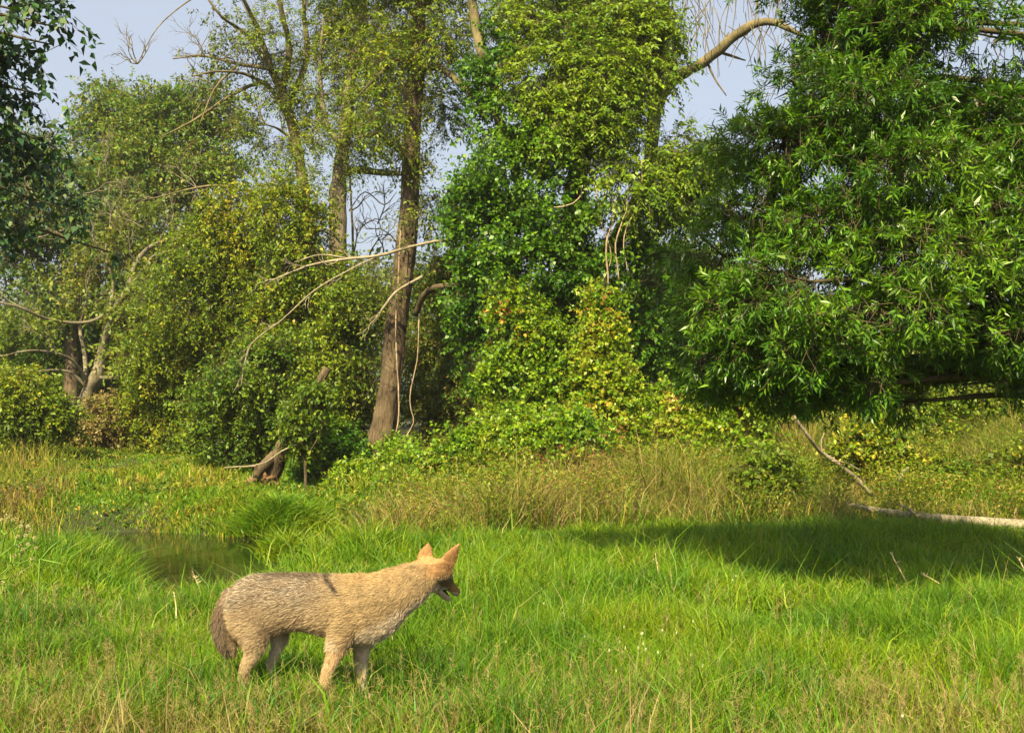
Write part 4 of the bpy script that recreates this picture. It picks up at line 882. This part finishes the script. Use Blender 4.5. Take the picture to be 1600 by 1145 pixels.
    body.calc_loop_triangles(); nt_ = len(body.loop_triangles); tri = np.empty(nt_ * 3, np.int32); body.loop_triangles.foreach_get('vertices', tri); tri = tri.reshape(-1, 3)
    nrm_ = np.empty(nv * 3); body.vertices.foreach_get('normal', nrm_); nrm_ = nrm_.reshape(-1, 3)
    # coat pattern in the animal's own side-view coordinates (u forward, h down, in units of the photo pixel at the animal)
    def uv(p):
        u = p[:, 0] / K + 800; # side profile
        b = (p[:, 2] - CAM_H) / Y0; bb = (b * cp - sp) / (cp + b * sp); return u, 572.5 - bb * F
    TAN = np.array((.37, .262, .138)); GOLD = np.array((.40, .265, .125)); ORG = np.array((.42, .235, .10)); WHT = np.array((.58, .47, .34)); GRY = np.array((.27, .205, .15)); BLK = np.array((.035, .028, .024)); BRN = np.array((.20, .115, .055))
    def coat(p, hair=True):
        u, h = uv(p); d = p[:, 1] - Y0; n = len(p)
        c = np.tile(TAN, (n, 1)) * (1.0 + .35 * (noise(p, .03, 300) - .5) + .3 * (noise(p * [1, 1, 3], .05, 310) - .5))[:, None]
        def mixin(col, w): nonlocal c; w = np.clip(w, 0, 1)[:, None]; c = c * (1 - w) + np.asarray(col) * w
        wn = 14 * (noise(p, .06, 301) - .5)
        mixin((.33, .245, .155), smooth(560, 480, u) * .65)                                             # flank greyer
        mixin(WHT, smooth(545, 575, u) * smooth(-34, -14, h - (1004 - (u - 575) * .57) + wn * .5) * (u < 688) * .9)       # throat and chest
        mixin(WHT * .85, smooth(986, 1002, h + wn * .5) * (u > 430) * (u < 540) * .6)                  # belly
        sad = .85 * smooth(552, 478, u + wn * 1.5 + (h - 893) * .3) * smooth(345, 362, u) * smooth(962, 918, h + wn - (u < 400) * 8)
        r1 = rng.random(n) if hair else noise(p, .012, 304)
        r2 = np.where(r1 < .33, 0, np.where(r1 < .62, 1, 2))
        sc_ = np.array([(.045, .034, .028), (.50, .42, .32), (.19, .145, .105)])[r2]
        c = c * (1 - sad[:, None]) + sc_ * sad[:, None]
        hl = smooth(.45, .8, noise(np.c_[u * .012, h * .06, d], .3, 309)) * smooth(350, 380, u) * smooth(540, 500, u) * smooth(985, 950, h) * (r1 < .3)
        mixin(BRN, hl * .8)
        # black cape line behind the shoulder
        ln = np.abs((u - 510) - (h - 893) * .85 + wn * .3); mixin(BLK, (1 - smooth(1.5, 7, ln)) * smooth(938, 918, h) * (.75 if not hair else (rng.random(n) < .78)))
        mixin((.08, .055, .04), (1 - smooth(899, 906, h)) * smooth(395, 430, u) * smooth(530, 510, u) * (r1 < .6))
        mixin(GOLD, smooth(530, 560, u) * smooth(920, 900, h) * smooth(650, 600, u) * .7)
        mixin(ORG, smooth(655, 680, u) * smooth(908, 896, h + (u - 680) * .1) * .85)                  # crown and nape
        mixin(ORG * .95, smooth(884, 878, h) * (u > 640))                                            # ears
        mixin((.26, .19, .12), smooth(684, 690, u) * smooth(900, 906, h) * smooth(932, 922, h) * (d < .145) * .85)     # cheek
        mixin(WHT * 1.1, (u > 676) * smooth(919, 925, h) * smooth(.06, .08, d) * .95)                       # jaw and lips
        mixin(ORG * .9, (u > 698) * (h < 930 + (u - 700) * .25) * (h > 915) * (d > .12)); mixin(WHT * 1.15, (u > 701) * (h > 931 + (u - 700) * .25) * (d > .12))                  # bridge of the nose
        mixin(BLK, (np.abs((u - 699) - (h - 934) * .8) < 2.6) * (h > 925) * (h < 946) * (u > 688))       # mouth line
        mixin(ORG * 1.05, smooth(1000, 1015, h) * (u > 490) * (u < 545) * .5)                          # front legs warmer
        mixin(WHT, smooth(1030, 1050, h) * (u > 548) * (u < 600) * .6)
        mixin(WHT, smooth(985, 1000, h) * (u > 415) * (u < 450) * (d > 0) * .7)
        tl = smooth(366, 356, u - (h - 960) * .12) * smooth(925, 940, h); mixin(np.where((r1 < .5)[:, None], BLK * 1.5, (.15, .10, .06)), tl * .9)
        mixin(BRN, smooth(372, 352, u) * smooth(980, 930, h) * .5 * (r1 < .6))
        return np.clip(c, .01, .8)
    # body mesh
    tc = co[tri].mean(1); col = coat(tc, False)
    M_fur = leaf_mat('coyote_fur', .0, .65, .25, vary=.12); M_skin = leaf_mat('coyote_skin', .0, .8, .1, vary=.1)
    bo = mk('body', co, [tri], M_skin, root, [col * .75], smooth_sh=True)
    # fur: tapered hairs combed along the body
    e1 = co[tri[:, 1]] - co[tri[:, 0]]; e2 = co[tri[:, 2]] - co[tri[:, 0]]; ar = np.linalg.norm(np.cross(e1, e2), axis=1)
    N = 230000; k = rng.choice(nt_, N, p=ar / ar.sum()); a = rng.random(N); b = rng.random(N); fl = a + b > 1; a[fl] = 1 - a[fl]; b[fl] = 1 - b[fl]
    p = co[tri[k, 0]] + e1[k] * a[:, None] + e2[k] * b[:, None]; nn = norm(nrm_[tri[k]].mean(1))
    u, h = uv(p); d = p[:, 1] - Y0
    flow = np.tile(np.array([-1., 0, -.25]), (N, 1))
    legm = smooth(1000, 1015, h); flow = flow * (1 - legm[:, None]) + np.array([-.12, 0, -1.]) * legm[:, None]
    tm = smooth(366, 356, u) * smooth(925, 940, h); flow = flow * (1 - tm[:, None]) + np.array([.1, 0, -1.]) * tm[:, None]
    nk = smooth(590, 640, u) * smooth(690, 670, u); flow = flow * (1 - nk[:, None]) + np.array([-.8, -.2, -.6]) * nk[:, None]
    earm = (h < 881) & (u > 640); flow[earm] = [.25, 0, 1]
    mz = (u > 684) & (h > 905); flow[mz] = [-.5, -.9, .5]
    flow = norm(flow); flow = flow - nn * (flow * nn).sum(1)[:, None]
    L = np.full(N, .029); L = np.where(legm > .5, .011, L); L = np.where(tm > .5, .042, L); L = np.where(nk > .5, .026, L); L = np.where(u > 668, .012, L); L = np.where(earm, .006, L); L = np.where(mz, .006, L)
    L = np.where((h > 975) & (u > 540) & (u < 640) & (h < 1010), .034, L)
    L = L * rng.uniform(.6, 1.3, N)
    dirv = norm(norm(flow) + nn * rng.uniform(.10, .6, (N, 1)) + rng.normal(0, .2, (N, 3)) + .25 * (np.stack([noise(p, .035, q_) for q_ in (601, 602, 603)], 1) - .5))
    tip = p + dirv * L[:, None]; mid = p + norm(dirv + nn * .25) * (L * .5)[:, None]
    side = norm(np.cross(dirv, nn + rng.normal(0, .4, (N, 3)))) * (.0008 * rng.uniform(.7, 1.4, (N, 1)))
    v = np.stack([p - side, p + side, mid + side * .8, mid - side * .8, tip], 1).reshape(-1, 3); i = np.arange(N)[:, None] * 5
    cc = coat(p) * rng.normal(1, .12, (N, 1)).clip(.5, 1.6)
    mk('fur', v, [i + np.array([[0, 1, 2, 3]]), i + np.array([[3, 2, 4]])], M_fur, root, [cc, cc * 1.08])
    # nose and the far eye, the near one hidden by the turned head
    M_nose, n_, b_, _ = newmat('wet_nose'); b_.inputs['Base Color'].default_value = (.02, .016, .015, 1); b_.inputs['Roughness'].default_value = .35
    nz = n_.nodes.new('ShaderNodeTexNoise'); nz.inputs['Scale'].default_value = 300; bp = n_.nodes.new('ShaderNodeBump'); bp.inputs['Strength'].default_value = .3; n_.links.new(nz.outputs[0], bp.inputs['Height']); n_.links.new(bp.outputs[0], b_.inputs['Normal'])
    def ball(name, c, r, mat):
        v, f = loft([(np.array(c) + np.array([0, t * r, 0]), max(r * math.sqrt(max(1 - t * t, .05)), .001), max(r * math.sqrt(max(1 - t * t, .05)), .001)) for t in (-.95, -.6, 0, .6, .95)], 14, (1, 0, 0))
        q4 = np.array([x for x in f if len(x) == 4]); q3 = np.array([x for x in f if len(x) == 3]); o = mk(name, v, [q4, q3], mat, root, smooth_sh=True); o.parent = bo; return o
    ball('nose', q(713, 935, .214), .011, M_nose)
    ball('eye', q(702, 905, .135), .009, M_nose); ball('eye', q(681, 912, .155), .009, M_nose)
coyote()

# ---------------------------------------------------------------- morning haze
def haze():
    x0, x1, y0, y1, z0, z1 = -420, 420, -70, 720, -3.2, 19.0
    v = np.array([(x, y, z) for z in (z0, z1) for y in (y0, y1) for x in (x0, x1)])
    f = np.array([(0, 2, 3, 1), (4, 5, 7, 6), (0, 1, 5, 4), (2, 6, 7, 3), (0, 4, 6, 2), (1, 3, 7, 5)])
    m = bpy.data.materials.new('haze_air'); m.use_nodes = True; n = m.node_tree; n.nodes.clear()
    out = n.nodes.new('ShaderNodeOutputMaterial'); pv = n.nodes.new('ShaderNodeVolumePrincipled')
    pv.inputs['Color'].default_value = (.97, .96, .93, 1); pv.inputs['Density'].default_value = .0006; pv.inputs['Anisotropy'].default_value = .3
    n.links.new(pv.outputs[0], out.inputs['Volume'])
    tag(mk('haze', v, [f], m), 'thin pale morning haze over the meadow and trees', kind='stuff')
haze()
